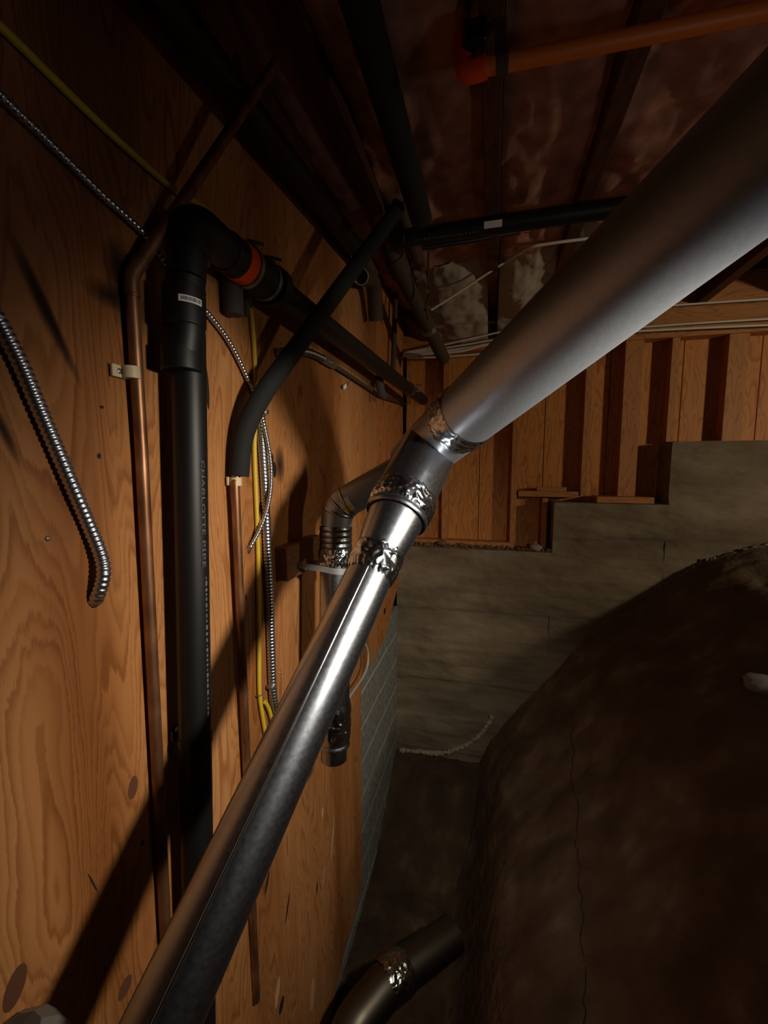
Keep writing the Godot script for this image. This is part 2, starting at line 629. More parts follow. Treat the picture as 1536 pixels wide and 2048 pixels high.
func scorch() -> void:
	var m := mat(Color(0.10, 0.05, 0.02), 0.9)
	m.transparency = BaseMaterial3D.TRANSPARENCY_ALPHA
	var g := GradientTexture2D.new()
	g.width = 128
	g.height = 128
	g.fill = GradientTexture2D.FILL_RADIAL
	g.fill_from = Vector2(0.5, 0.5)
	g.fill_to = Vector2(1.0, 0.5)
	g.gradient = ramp([[0.0, Color(1, 1, 1, 0.85)], [0.45, Color(1, 1, 1, 0.45)], [0.95, Color(1, 1, 1, 0.0)], [1.0, Color(1, 1, 1, 0.0)]])
	m.albedo_texture = g
	var w: Node = get_node("wall_left")
	for s in [[Vector3(0.0007, 2.8457, -0.6417), 0.036, 0.060], [Vector3(0.0007, 2.7909, -0.6214), 0.060, 0.026], [Vector3(0.0008, 2.7996, -0.6635), 0.05, 0.09], [Vector3(0.0007, 2.5072, -1.2038), 0.04, 0.07], [Vector3(0.0007, 2.7400, -0.4992), 0.014, 0.105, 0.42], [Vector3(0.0006, 2.7110, -0.5172), 0.010, 0.11, 0.42], [Vector3(0.0007, 2.5500, -0.4363), 0.010, 0.06, 0.35]]:
		var b := MB.new()
		var c: Vector3 = s[0]
		var tl: float = s[3] if s.size() > 3 else 0.0
		var u := Vector3(0, s[1] * sin(tl), -s[1] * cos(tl))
		var v := Vector3(0, s[2] * cos(tl), s[2] * sin(tl))
		b.quad(c - u - v, c + u - v, c + u + v, c - u + v, Vector3.RIGHT)
		obj("scorch_mark", b, m, w)


func relief(b: MB, x0: float, x1: float, y0: float, y1: float, z: float, f: FastNoiseLite) -> void:
	var nx := maxi(2, int((x1 - x0) / 0.02))
	var ny := maxi(2, int((y1 - y0) / 0.012))
	var rows := []
	for i in ny + 1:
		var row := []
		var y := lerpf(y0, y1, float(i) / ny)
		for j in nx + 1:
			var x := lerpf(x0, x1, float(j) / nx)
			# board marks of the form: each board its own plane, with a small step at its edge
			var board := floorf((y - 0.02 * sin(x * 0.7)) / 0.135)
			var d := 0.007 * sin(board * 4.7 + 1.3) + 0.007 * f.get_noise_2d(x * 60.0, y * 240.0) + 0.012 * f.get_noise_2d(x * 14.0 + 90.0, y * 14.0)
			d += 0.012 * smoothstep(0.62, 1.0, f.get_noise_2d(x * 30.0 - 40.0, y * 30.0) + 0.5)
			row.append(Vector3(x, y, z + d))
		rows.append(row)
	b.grid(rows)


func build_back_wall() -> void:
	var w := thing("wall_back", "", "", Vector3(1.5, 0.3, -2.97), "", "structure")
	var f := noise(101, 0.05, FastNoiseLite.TYPE_SIMPLEX_SMOOTH, 4)
	for s in [[-0.02, 1.036, 1.935], [1.036, 1.695, 2.270], [1.695, 4.5, 2.655]]:
		var b := MB.new()
		relief(b, s[0], s[1], -0.2, s[2], -2.97, f)
		# the top and the left end of the step
		var rows := []
		for i in 2:
			var row := []
			for j in 30:
				var x := lerpf(s[0], s[1], j / 29.0)
				row.append(Vector3(x, s[2] + 0.008 * f.get_noise_2d(x * 90.0, i * 50.0), -2.97 - 0.21 * i + 0.01 * f.get_noise_2d(x * 70.0, 8.0)))
			rows.append(row)
		b.grid(rows, false)
		b.quad(Vector3(s[0], -0.2, -2.97), Vector3(s[0], s[2], -2.97), Vector3(s[0], s[2], -3.18), Vector3(s[0], -0.2, -3.18), Vector3.LEFT)
		obj("concrete_step", b, M.concrete, w)
	var lip := MB.new()
	var fl := noise(105, 30.0, FastNoiseLite.TYPE_SIMPLEX_SMOOTH, 3)
	lip.tube(curve([Vector3(0.0097, 0.3589, -2.9660), Vector3(0.1635, 0.3736, -2.9660), Vector3(0.3136, 0.3881, -2.9660), Vector3(0.4591, 0.4569, -2.9660), Vector3(0.5649, 0.5410, -2.9660), Vector3(0.6500, 0.6622, -2.9660), Vector3(0.6828, 0.7355, -2.9660)], 0.006), 0.016, 12, true, fl, 0.016)
	obj("concrete_lip", lip, M.lip, w)
	# sheathing boards behind the studs
	var edges := [-0.05, 0.29, 0.545, 0.98, 1.38, 1.80, 2.22, 2.64, 3.06, 3.5, 4.5]
	for k in edges.size() - 1:
		var b := MB.new()
		b.box(Vector3((edges[k] + edges[k + 1]) / 2, 2.75, -3.192), Vector3(edges[k + 1] - edges[k] - 0.004, 1.75, 0.02), 0.002)
		obj("sheathing_board", b, M.board, w)
	# studs: left edge, width, bottom
	for s in [[0.02, 0.04, 1.975], [0.285, 0.045, 1.975], [0.765, 0.040, 1.935], [1.212, 0.043, 2.31], [1.438, 0.105, 2.31], [1.699, 0.043, 2.66], [2.002, 0.105, 2.66], [2.36, 0.04, 2.66], [2.76, 0.04, 2.66], [3.17, 0.04, 2.66], [3.58, 0.04, 2.66]]:
		var b := MB.new()
		b.box(Vector3(s[0] + s[1] / 2, (s[2] + 3.30) / 2, -3.134), Vector3(s[1], 3.30 - s[2], 0.09), 0.002)
		obj("stud", b, M.stud, w)
	# plates, blocking and scraps of board
	var bars := [
		["top_plate", Vector3(2.2, 3.32, -3.13), Vector3(4.5, 0.04, 0.10)], ["top_plate", Vector3(2.2, 3.362, -3.13), Vector3(4.5, 0.04, 0.10)],
		["rim_board", Vector3(2.2, 3.53, -3.16), Vector3(4.5, 0.29, 0.05)],
		["blocking", Vector3(1.008, 2.318, -3.125), Vector3(0.385, 0.038, 0.09)], ["short_stud", Vector3(0.992, 2.11, -3.13), Vector3(0.034, 0.36, 0.075)],
		["shim", Vector3(1.03, 2.352, -3.105), Vector3(0.19, 0.028, 0.05)], ["bottom_plate", Vector3(1.46, 2.292, -3.07), Vector3(0.33, 0.04, 0.16)],
		["bottom_plate", Vector3(0.42, 1.955, -3.12), Vector3(0.75, 0.035, 0.09)], ["bottom_plate", Vector3(3.0, 2.645, -3.12), Vector3(2.5, 0.035, 0.09)],
	]
	for s in bars:
		var b := MB.new()
		b.box(s[1], s[2], 0.002)
		obj(s[0], b, M.stud, w)
	var b2 := MB.new()
	b2.box(Vector3(2.2, 1.5, -3.26), Vector3(5.0, 5.0, 0.1), 0.002)
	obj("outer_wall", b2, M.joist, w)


func build_room() -> void:
	var b := MB.new()
	b.box(Vector3(4.55, 1.8, -0.8), Vector3(0.1, 4.6, 5.2), 0.002)
	tag(obj("wall_right", b, M.concrete), "", "", "", "structure")
	b = MB.new()
	b.box(Vector3(2.2, 1.8, 1.75), Vector3(5.0, 4.6, 0.1), 0.002)
	tag(obj("wall_front", b, M.joist), "", "", "", "structure")
	b = MB.new()
	b.box(Vector3(-0.25, 1.8, -0.8), Vector3(0.1, 4.6, 5.2), 0.002)
	tag(obj("wall_outer", b, M.joist), "", "", "", "structure")


func build_ceiling() -> void:
	var w := thing("ceiling", "", "", Vector3(2.0, 3.5, -1.0), "", "structure")
	var b := MB.new()
	b.box(Vector3(2.2, 3.79, -0.8), Vector3(5.0, 0.03, 5.2), 0.002)
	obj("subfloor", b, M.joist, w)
	var xs := [0.165, 0.612, 0.955, 1.40, 1.85, 2.30, 2.75, 3.20, 3.65, 4.1]
	for x in xs:
		b = MB.new()
		b.box(Vector3(x, 3.635, -0.75), Vector3(0.055, 0.27, 4.9), 0.003)
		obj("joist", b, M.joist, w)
	# pink batts sag between the joists
	var f := noise(111, 1.0, FastNoiseLite.TYPE_SIMPLEX_SMOOTH, 4)
	var names := ["pink insulation batt in the narrow bay beside the plywood wall", "pink insulation batt sagging in the bay above the two black foam sleeves", "pink insulation batt between the two joists above the orange pipe's elbow", "pink insulation batt right of the third joist, above the big duct", "pink insulation batt in the far right bay of the ceiling"]
	for k in 5:
		var x0: float = ([0.0] + xs)[k] + (0.03 if k else 0.0)
		var x1: float = xs[k] - 0.03
		b = MB.new()
		var rows := []
		for i in 131:
			var z := lerpf(1.6, [-2.95, -2.33, -2.28, -2.1, -2.95][k], i / 130.0)
			var row := []
			for j in 25:
				var t := j / 24.0
				var x := lerpf(x0, x1, t)
				var y := 3.565 - 0.03 * sin(PI * t) + 0.045 * f.get_noise_2d(x * 2.6, z * 1.4) + 0.010 * f.get_noise_2d(x * 9.0 + 50.0, z * 5.0)
				row.append(Vector3(x, y, z))
			rows.append(row)
		b.grid(rows, false, false)
		var o := obj("insulation_batt", b, M.pink)
		tag(o, names[k], "insulation", "pink batts between the joists")
	# pale ends of batts hanging at the back wall
	var g := noise(113, 2.6, FastNoiseLite.TYPE_SIMPLEX_SMOOTH, 4)
	var ends := [[0.20, 0.585, -2.30, "pale grey insulation end hanging between joists behind the bent white cable's lower part"], [0.645, 0.93, -2.25, "pale grey insulation end hanging between joists above the big duct"], [0.99, 1.37, -2.05, "pale insulation scrap hanging at the upper edge of the big duct"]]
	for e in ends:
		b = MB.new()
		var rows2 := []
		for i in 41:
			var s := i / 40.0
			var row := []
			for j in 31:
				var t := j / 30.0
				var x := lerpf(e[0], e[1], t)
				var z := lerpf(e[2], -3.08, s) + 0.05 * g.get_noise_1d(x * 6.0) * (1.0 - s)
				var y := 3.555 - 0.17 * s + 0.05 * g.get_noise_2d(x, z) - 0.03 * sin(PI * t)
				row.append(Vector3(x, y, z))
			rows2.append(row)
		b.grid(rows2)
		tag(obj("insulation_end", b, M.white_wool), e[3], "insulation", "pale ends of insulation at the back wall")


var contact := [[0.30, -0.15], [0.50, 0.06], [0.56, 0.22], [0.64, 0.50], [0.84, 0.80], [1.12, 1.16], [1.35, 1.50], [1.60, 1.69], [1.89, 1.93], [2.23, 2.06], [2.6, 2.25], [3.2, 2.32], [4.6, 2.3]]


func profile(x: float) -> float:
	if x <= contact[0][0]:
		return contact[0][1]
	for k in contact.size() - 1:
		if x <= contact[k + 1][0]:
			return lerpf(contact[k][1], contact[k + 1][1], (x - contact[k][0]) / (contact[k + 1][0] - contact[k][0]))
	return 2.3


var lump: FastNoiseLite


func mound_y(x: float, z: float) -> float:
	var d := z + 2.97
	var shift := 0.035 * d + 0.02 * sin(d * 2.2)
	var h := 0.0
	for k in 5:
		h += profile(x - shift + (k - 2) * 0.03) / 5.0
	h -= 0.10 * d * smoothstep(0.5, 1.2, h)
	h += 0.07 * lump.get_noise_2d(x * 1.6, z * 1.6) * smoothstep(0.2, 0.6, h) * smoothstep(0.0, 0.35, d) + 0.012 * lump.get_noise_2d(x * 9.0, z * 9.0)
	return h * smoothstep(1.5, 0.6, z)


func build_ground() -> void:
	lump = noise(121, 1.0, FastNoiseLite.TYPE_SIMPLEX_SMOOTH, 4)
	var b := MB.new()
	var rows := []
	for i in 90:
		var z := lerpf(1.7, -3.0, i / 89.0)
		var row := []
		for j in 90:
			var x := lerpf(-0.2, 4.5, j / 89.0)
			var y := 0.36 * smoothstep(-2.2, -3.0, z) + 0.03 * lump.get_noise_2d(x * 2.0, z * 2.0) + 0.012 * lump.get_noise_2d(x * 12.0, z * 12.0)
			row.append(Vector3(x, y, z))
		rows.append(row)
	b.grid(rows)
	tag(obj("floor", b, M.shaded_soil), "", "", "", "structure")
	var m := thing("earth_mound", "big dark brown mound of earth rising on the right against the concrete wall", "mound", Vector3(1.5, 0.1, -2.0))
	b = MB.new()
	rows = []
	for i in 150:
		var z := lerpf(1.5, -2.966, i / 149.0)
		var row := []
		for j in 150:
			var t := j / 149.0
			var x := lerpf(0.42, 4.5, pow(t, 1.35))
			row.append(Vector3(x, mound_y(x, z), z))
		rows.append(row)
	b.grid(rows)
	obj("slope", b, M.soil, m)
	b = MB.new()
	var zz := -2.55
	var cx := 1.12
	var cr := []
	var rng := RandomNumberGenerator.new()
	rng.seed = 44
	while zz < -0.75:
		cr.append(Vector3(cx, mound_y(cx, zz) + 0.001, zz))
		zz += 0.03
		cx += rng.randf_range(-0.010, 0.011) - 0.004
	b.tube(curve(cr, 0.01), 0.0012, 6)
	obj("crack", b, M.crack, m)


# ---------------------------------------------------------------- ducts
func foil(b: MB, path: Array, rad: float, seed_: int, amp := 0.004) -> void:
	var f := noise(seed_, 24.0, FastNoiseLite.TYPE_SIMPLEX, 2)
	f.fractal_type = FastNoiseLite.FRACTAL_RIDGED
	f.domain_warp_enabled = false
	var e := noise(seed_ + 1, 5.0)
	var fr := b.frames(path)
	var rows := []
	for i in fr.size():
		var t := float(i) / (fr.size() - 1)
		var row := []
		for k in 121:
			var a := TAU * (k % 120) / 120.0
			var d: Vector3 = fr[i][2] * cos(a) + fr[i][3] * sin(a)
			var edge := minf(1.0, minf(t, 1.0 - t) * 6.0)
			var p: Vector3 = fr[i][0] + d * rad
			var q := p * Vector3(1, 1, 1) + Vector3(0, 0.02 * e.get_noise_3dv(p * 3.0), 0)
			var w := maxf(0.0, f.get_noise_3dv(q) * 0.5 + 0.5)
			row.append(p + d * (amp * w * edge) + fr[i][1] * (0.010 * e.get_noise_2d(a * 1.4, float(seed_)) * absf(2.0 * t - 1.0)))
		rows.append(row)
	b.grid(rows, true)


func lerp_radii(a: float, c: float, k: int) -> Array:
	var out := []
	for i in k + 1:
		out.append(lerpf(a, c, float(i) / k))
	return out


func build_ducts() -> void:
	var A := Vector3(0.393, 2.293, -0.895)
	var up := Vector3(0.2125, 0.707, -0.674).normalized()
	var T0 := Vector3(0.553, 2.610, -1.08)
	var along := Vector3(0.553, 0.347, 0.758).normalized()
	var d := thing("metal_duct", "shiny galvanized duct crossing from lower left to upper right, its riser strapped at the wall", "duct", Vector3(0.475, 2.555, -1.163))
	var meet := T0 - along * 0.133
	# the long lower pipe
	var b := MB.new()
	b.tube(straight(A - up * 1.05, A + up * 0.03, 24), 0.0508, 64)
	var low := obj("lower_pipe", b, M.galv, d)
	b = MB.new()
	var side := up.cross(Vector3(0, 0, 1)).normalized()
	var face := (Vector3(0.64, 2.5, 0) - A).normalized()
	face = (face - up * face.dot(up)).normalized()
	var sd := (face * 0.98 + up.cross(face) * -0.2).normalized()
	b.tube([A - up * 1.04 + sd * 0.0506, A + up * 0.0 + sd * 0.0506], 0.0022, 12)
	obj("seam", b, M.foil, low)
	# reducer, collar bead and tee stub
	b = MB.new()
	b.tube([A + up * 0.005, A + up * 0.02, A + up * 0.06, A + up * 0.115, A + up * 0.135], [0.0525, 0.0535, 0.060, 0.0665, 0.068], 64, false)
	obj("reducer", b, M.galv, d)
	var rim := A + up * 0.128
	b = MB.new()
	b.tube([rim - up * 0.004, rim - up * 0.002, rim + up * 0.003, rim + up * 0.05, rim + up * 0.115, meet + up * 0.02], [0.0695, 0.0735, 0.0742, 0.0742, 0.0742, 0.0742], 64, false)
	obj("tee_stub", b, M.galv, d)
	b = MB.new()
	b.tube([rim - up * 0.006, rim - up * 0.003, rim + up * 0.001, rim + up * 0.005, rim + up * 0.009], [0.0742, 0.0762, 0.0768, 0.0762, 0.0742], 64, false)
	obj("collar_bead", b, M.galv, d)
	# trunk
	b = MB.new()
	b.tube(straight(T0 + along * 0.045, T0 + along * 1.35, 20), 0.0762, 72)
	obj("upper_pipe", b, M.dull, d)
	b = MB.new()
	b.tube(straight(meet - along * 0.09, T0 + along * 0.05, 8), 0.0770, 72)
	obj("tee_body", b, M.dull, d)
	b = MB.new()
	var j0 := T0 + along * 0.05
	b.tube([j0 - along * 0.006, j0 - along * 0.003, j0 + along * 0.003, j0 + along * 0.006], [0.0770, 0.0785, 0.0785, 0.0770], 72, false)
	obj("joint_bead", b, M.galv, d)
	# riser along the wall with its elbow
	var R0 := meet - along * 0.085
	var V0: Vector3 = Vector3(0.1500, 2.3101, -1.2898)
	var V1: Vector3 = Vector3(0.1500, 1.5819, -1.2469)
	var dn := (V1 - V0).normalized()
	var el := round_path([R0, R0 - along * 0.10, Vector3(0.1600, 2.3754, -1.2929), V0], 0.09, 10)
	var rr := []
	for i in el.size():
		rr.append(lerpf(0.0765, 0.0508, smoothstep(0.0, 0.35, float(i) / (el.size() - 1))))
	b = MB.new()
	b.tube(el, rr, 56, false)
	var elbow := obj("elbow", b, M.dull, d)
	for k in [7, 12, 16, 20]:
		if k < el.size() - 1:
			b = MB.new()
			var dir: Vector3 = (el[k + 1] - el[k - 1]).normalized()
			b.tube([el[k] - dir * 0.005, el[k] - dir * 0.002, el[k] + dir * 0.002, el[k] + dir * 0.005], [rr[k] - 0.0005, rr[k] + 0.0022, rr[k] + 0.0022, rr[k] - 0.0005], 48, false)
			obj("gore_seam", b, M.galv, elbow)
	b = MB.new()
	var cp := []
	var cr := []
	for k in 41:
		cp.append(V0 + dn * (k * 0.0018))
		cr.append(0.0515 + 0.0022 * absf(sin(PI * k / 10.0)))
	b.tube(cp, cr, 48, false)
	obj("beaded_collar", b, M.galv, d)
	b = MB.new()
	b.tube(straight(V0 + dn * 0.06, V1, 10), 0.0500, 48, false)
	obj("riser_pipe", b, M.galv, d)
	b = MB.new()
	b.tube([V1 - dn * 0.012, V1 - dn * 0.006, V1, V1 + dn * 0.003, V1 + dn * 0.003], [0.0502, 0.0530, 0.0530, 0.0515, 0.047], 48, false)
	b.tube([V1 + dn * 0.003, V1 + dn * 0.05, V1 + dn * 0.053, V1 + dn * 0.05], [0.043, 0.043, 0.041, 0.038], 48, false)
	obj("end_ring", b, M.galv, d)
	# foil tape, pressed on by hand
	var tapes := [[straight(A - up * 0.040, A + up * 0.036, 40), 0.0525, 7, 0.006], [straight(rim + up * 0.012, rim + up * 0.070, 40), 0.0748, 9, 0.007], [straight(V0 + dn * 0.070, V0 + dn * 0.125, 30), 0.0512, 13, 0.006], [straight(V1 - dn * 0.15, V1 - dn * 0.02, 40), 0.0512, 15, 0.006]]
	for t in tapes:
		b = MB.new()
		foil(b, t[0], t[1], t[2], t[3])
		obj("foil_tape", b, M.foil, d, "crumpled foil tape")
	b = MB.new()
	foil(b, straight(j0 - along * 0.06, j0 + along * 0.004, 30), 0.0775, 17, 0.0035)
	obj("foil_tape", b, M.foil, d, "crumpled foil tape")
	# hazard sticker on the riser elbow
	var ks := int(el.size() * 0.52)
	var sdir: Vector3 = (el[ks + 1] - el[ks - 1]).normalized()
	var sf: Vector3 = Vector3(0.64, 2.5, 0) - el[ks]
	sf = (sf - sdir * sf.dot(sdir)).normalized()
	var rows5 := []
	for i in 2:
		var row := []
		for j in 7:
			var a := deg_to_rad(lerpf(-38.0, 14.0, j / 6.0))
			row.append(el[ks] + sdir * (0.036 * (i - 0.5)) + (sf * cos(a) + sdir.cross(sf) * sin(a)) * (rr[ks] + 0.0012))
		rows5.append(row)
	b = MB.new()
	b.grid(rows5, false, true)
	var stk := obj("sticker", b, M.sticker, elbow, "small yellow and white sticker")
	rows5 = []
	for i in 2:
		var row := []
		for j in 5:
			var a := deg_to_rad(lerpf(-36.0, -14.0, j / 4.0))
			row.append(el[ks] + sdir * (0.030 * (i - 0.5)) + (sf * cos(a) + sdir.cross(sf) * sin(a)) * (rr[ks] + 0.0017))
		rows5.append(row)
	b = MB.new()
	b.grid(rows5, false, true)
	obj("warning_panel", b, M.sign_yellow, elbow, "yellow warning panel")
	# hanger strap and its block
	var blk := thing("wood_block", "rough wooden block on the plywood holding the riser's strap", "block", Vector3(0.0200, 2.2088, -1.2831))
	b = MB.new()
	b.box(Vector3(0.0210, 2.2044, -1.2884), Vector3(0.042, 0.105, 0.26), 0.003)
	obj("timber", b, M.block, blk)
	var hs := thing("hanger_strap", "bright perforated metal strap tying the duct riser to the wooden block", "strap", Vector3(0.0450, 2.1866, -1.2371))
	b = MB.new()
	var sp := [Vector3(0.0450, 2.1899, -1.2227)]
	var yv: float = sp[0].y
	var y1: float = Vector3(0.1500, 2.1701, -1.2852).y
	var rc: Vector3 = Vector3(0.1500, 2.1734, -1.2853)
	for k in 13:
		var a := deg_to_rad(-15.0 + 15.0 * k)
		sp.append(Vector3(rc.x + 0.0545 * sin(a), lerpf(yv, y1, minf(1.0, 0.6 + k * 0.1)), rc.z + 0.0545 * cos(a)))
	sp.append(Vector3(0.045, y1, rc.z - 0.06))
	var rows := []
	for p in sp:
		rows.append([p + Vector3(0, -0.0095, 0), p + Vector3(0, 0.0095, 0)])
	b.grid(rows)
	var off := []
	for i in sp.size():
		var tt: Vector3 = (sp[mini(i + 1, sp.size() - 1)] - sp[maxi(i - 1, 0)]).normalized()
		var nn := tt.cross(Vector3.UP)
		off.append([sp[i] + Vector3(0, -0.0095, 0) + nn * 0.0012, sp[i] + Vector3(0, 0.0095, 0) + nn * 0.0012])
	b.grid(off, false, true)
	obj("band", b, M.strap, hs)
	for q in [[Vector3(0.0980, 2.1830, -1.2968)], [Vector3(0.1050, 2.1603, -1.3458)], [Vector3(0.1100, 2.1533, -1.4261)]]:
		b = MB.new()
		b.tube([q[0], q[0] + Vector3(0.003, 0, 0.004)], 0.0022, 10)
		obj("hole", b, M.ink, hs)
	# duct lying in the trench
	var t := thing("floor_duct", "dim galvanized duct with taped elbow lying on the dirt at the bottom of the view", "duct", Vector3(0.25, 0.15, -1.75))
	b = MB.new()
	var p0: Vector3 = Vector3(0.5155, 0.3705, -1.7607)
	var p1: Vector3 = Vector3(0.2741, 0.3903, -1.4938)
	var p2: Vector3 = Vector3(0.1674, 0.3670, -1.3292)
	b.tube(straight(p0, p1, 8), 0.076, 48)
	obj("pipe", b, M.shaded_galv, t)
	b = MB.new()
	b.tube(round_path([p1 + (p0 - p1) * 0.12, p1 + (p2 - p1) * 0.1, p2, p2 + Vector3(-0.03, -0.12, 0.10)], 0.06, 6), 0.0785, 48)
	obj("elbow", b, M.shaded_galv, t)
	b = MB.new()
	foil(b, straight(p1 - (p0 - p1).normalized() * 0.02, p1 + (p0 - p1).normalized() * 0.09, 30), 0.0785, 19, 0.007)
	obj("foil_tape", b, M.shaded_foil, t)
	# gored elbow peeping in at the lower left corner
	var e := thing("gored_elbow", "galvanized gored elbow end showing at the lower left corner beside the plywood", "duct elbow", Vector3(0.0700, 1.7831, -0.3345))
	var c0: Vector3 = Vector3(0.0450, 1.7553, -0.3513) - Vector3(0, 0.060, 0)
	for k in 4:
		b = MB.new()
		for j in 10:
			var q := []
			for i in 2:
				var th := deg_to_rad([0.0, 28.0, 52.0, 76.0, 100.0][k + i])
				for jj in 2:
					var ph := TAU * (j + jj + 0.3) / 10.0
					q.append(c0 + 0.060 * Vector3(sin(th) * cos(ph), cos(th) * 1.0, sin(th) * sin(ph)))
			b.quad(q[0], q[1], q[3], q[2], (q[2] + q[3]) / 2.0 - c0)
			if k == 0:
				b.flat(q[0], q[2], q[3], Vector3.UP)
		obj("gore", b, M.matte_zinc, e)
	b = MB.new()
	var rv := c0 + 0.0592 * Vector3(sin(0.75) * cos(0.55), cos(0.75), sin(0.75) * sin(0.55))
	b.tube([rv, rv + (rv - c0).normalized() * 0.003], 0.0045, 10)
	obj("rivet", b, M.iron, e)


# ---------------------------------------------------------------- black drain
func letters(text: String, size: float, at: Vector3, down: Vector3, tops: Vector3, m: Material, parent: Node) -> void:
	var t := TextMesh.new()
	var fnt := SystemFont.new()
	fnt.font_names = PackedStringArray(["Droid Sans"])
	t.font = fnt
	t.text = text
	t.font_size = 64
	t.pixel_size = size / 46.0
	t.depth = 0.0004
	t.horizontal_alignment = HORIZONTAL_ALIGNMENT_LEFT
	t.curve_step = 2.0
	var o := MeshInstance3D.new()
	o.name = "printed_text"
	parent.add_child(o, true)
	o.mesh = t
	o.material_override = m
	o.transform = Transform3D(Basis(down * 1.95, tops, down.cross(tops)), at - where(parent))


func ring_part(b: MB, c: Vector3, dir: Vector3, r: float, len: float, seg := 48, edge := 0.002) -> void:
	b.tube([c - dir * len / 2, c - dir * (len / 2 - edge * 0.3), c - dir * (len / 2 - edge), c + dir * (len / 2 - edge), c + dir * (len / 2 - edge * 0.3), c + dir * len / 2], [r - edge, r - edge * 0.3, r, r, r - edge * 0.3, r - edge], seg, true)


func build_drain() -> void:
	var R := 0.0320
	var top: Vector3 = Vector3(0.0550, 2.7864, -0.7440)
	var mid: Vector3 = Vector3(0.0520, 2.3330, -0.7278)
	var bot := mid + (mid - top).normalized() * 1.6
	var d := thing("black_drain", "thick black plastic drain upright on the plywood, white print down its side, elbow on top", "drain pipe", bot)
	var dirv := (top - bot).normalized()
	var b := MB.new()
	b.tube(straight(bot, top + dirv * -0.02, 20), R, 48)
	obj("standpipe", b, M.abs, d)
	# fittings above: coupling, eighth bend, sanitary elbow
	var F0: Vector3 = Vector3(0.0560, 2.6952, -0.7183)
	var F1: Vector3 = Vector3(0.0620, 2.7598, -0.7197)
	var F2: Vector3 = Vector3(0.0720, 2.8501, -0.7219)
	var F3: Vector3 = Vector3(0.0720, 2.9325, -0.7277)
	b = MB.new()
	ring_part(b, F0.lerp(F1, 0.15), dirv, R + 0.0055, 0.045, 48, 0.003)
	obj("lower_hub", b, M.abs, d)
	b = MB.new()
	b.tube(round_path([F0, F0.lerp(F1, 0.6) + Vector3(0.004, 0, 0), F1 + Vector3(0.006, 0, 0), F2], 0.03, 6), R + 0.002, 48)
	obj("offset_bend", b, M.abs, d)
	b = MB.new()
	ring_part(b, F1.lerp(F2, 0.45), dirv, R + 0.0065, 0.075, 48, 0.003)
	var hub := obj("upper_hub", b, M.abs, d)
	b = MB.new()
	var E0: Vector3 = Vector3(0.0720, 2.9261, -0.7327)
	var H0: Vector3 = Vector3(0.0650, 2.9675, -0.8692)
	var H1: Vector3 = Vector3(0.1609, 2.9616, -2.9683)
	var dirh := (H1 - H0).normalized()
	b.tube(straight(F2, E0 - dirv * 0.01, 4), R + 0.003, 48)
	obj("neck", b, M.abs, d)
	b = MB.new()
	var kn := E0.lerp(H0, 0.12) + Vector3(0, 0.035, 0)
	b.tube(round_path([E0 - dirv * 0.03, kn, H0, H0 + dirh * 0.02], 0.06, 10), R + 0.007, 56)
	obj("elbow", b, M.abs, d)
	b = MB.new()
	ring_part(b, H0 + dirh * 0.01, dirh, R + 0.0115, 0.04, 48, 0.003)
	obj("elbow_hub", b, M.abs, d)
	b = MB.new()
	b.tube(straight(H0, H1, 20), R + 0.003, 48)
	obj("sloping_pipe", b, M.abs, d)
	# banded joint
	b = MB.new()
	ring_part(b, H0 + dirh * 0.045, dirh, R + 0.0125, 0.035, 48, 0.001)
	obj("orange_tape", b, M.tape, d, "orange band")
	b = MB.new()
	ring_part(b, H0 + dirh * 0.11, dirh, R + 0.014, 0.10, 48, 0.003)
	var cpl := obj("rubber_coupling", b, M.rubber, d)
	for s in [0.068, 0.145]:
		b = MB.new()
		ring_part(b, H0 + dirh * s, dirh, R + 0.0165, 0.011, 48, 0.0005)
		var up2 := Vector3.UP
		b.box(H0 + dirh * s + up2 * (R + 0.018) + Vector3(0.02, -0.006, 0), Vector3(0.022, 0.010, 0.012), 0.001)
		b.tube([H0 + dirh * s + up2 * (R + 0.026) + Vector3(0.005, 0, 0), H0 + dirh * s + up2 * (R + 0.022) + Vector3(0.05, -0.012, 0)], 0.0035, 10)
		obj("hose_clamp", b, M.steel, cpl)
	# barcode label on the upper hub
	var lc := F1.lerp(F2, 0.42)
	b = MB.new()
	var lb := MB.new()
	var base_dir: Vector3 = (Vector3(0.2000, 2.7520, -0.5751) - Vector3(0.0000, 2.8665, -0.8365)).normalized()
	var fwd := (Vector3(0.64, 2.5, 0) - lc)
	fwd = (fwd - dirv * fwd.dot(dirv)).normalized()
	var sidev := dirv.cross(fwd)
	var rows := []
	for i in 2:
		var row := []
		for j in 13:
			var a := deg_to_rad(lerpf(-14.0, 50.0, j / 12.0))
			row.append(lc + (fwd * cos(a) + sidev * sin(a)) * (R + 0.0069) + dirv * (-0.0005 - 0.012 * i + 0.013))
		rows.append(row)
	b.grid(rows, false, true)
	obj("barcode_label", b, M.sticker, hub, "white barcode sticker")
	var rng := RandomNumberGenerator.new()
	rng.seed = 8
	var a2 := -8.0
	while a2 < 44.0:
		var wd := rng.randf_range(0.6, 1.6)
		var r2 := []
		for i in 2:
			var row := []
			for j in 2:
				var a := deg_to_rad(a2 + wd * j)
				row.append(lc + (fwd * cos(a) + sidev * sin(a)) * (R + 0.0072) + dirv * (0.010 - 0.0065 * i))
			r2.append(row)
		lb.grid(r2, false, true)
		a2 += wd + rng.randf_range(0.7, 1.8)
	obj("bars", lb, M.ink, hub)
	# white print down the pipe
	var pd := -dirv
	var ps: Vector3 = mid + dirv * 0.182
	var pf := Vector3(0.64, 2.5, 0) - ps
	pf = (pf - dirv * pf.dot(dirv)).normalized()
	var ang := deg_to_rad(52.0)
	var outw := pf * cos(ang) + dirv.cross(pf) * sin(ang)
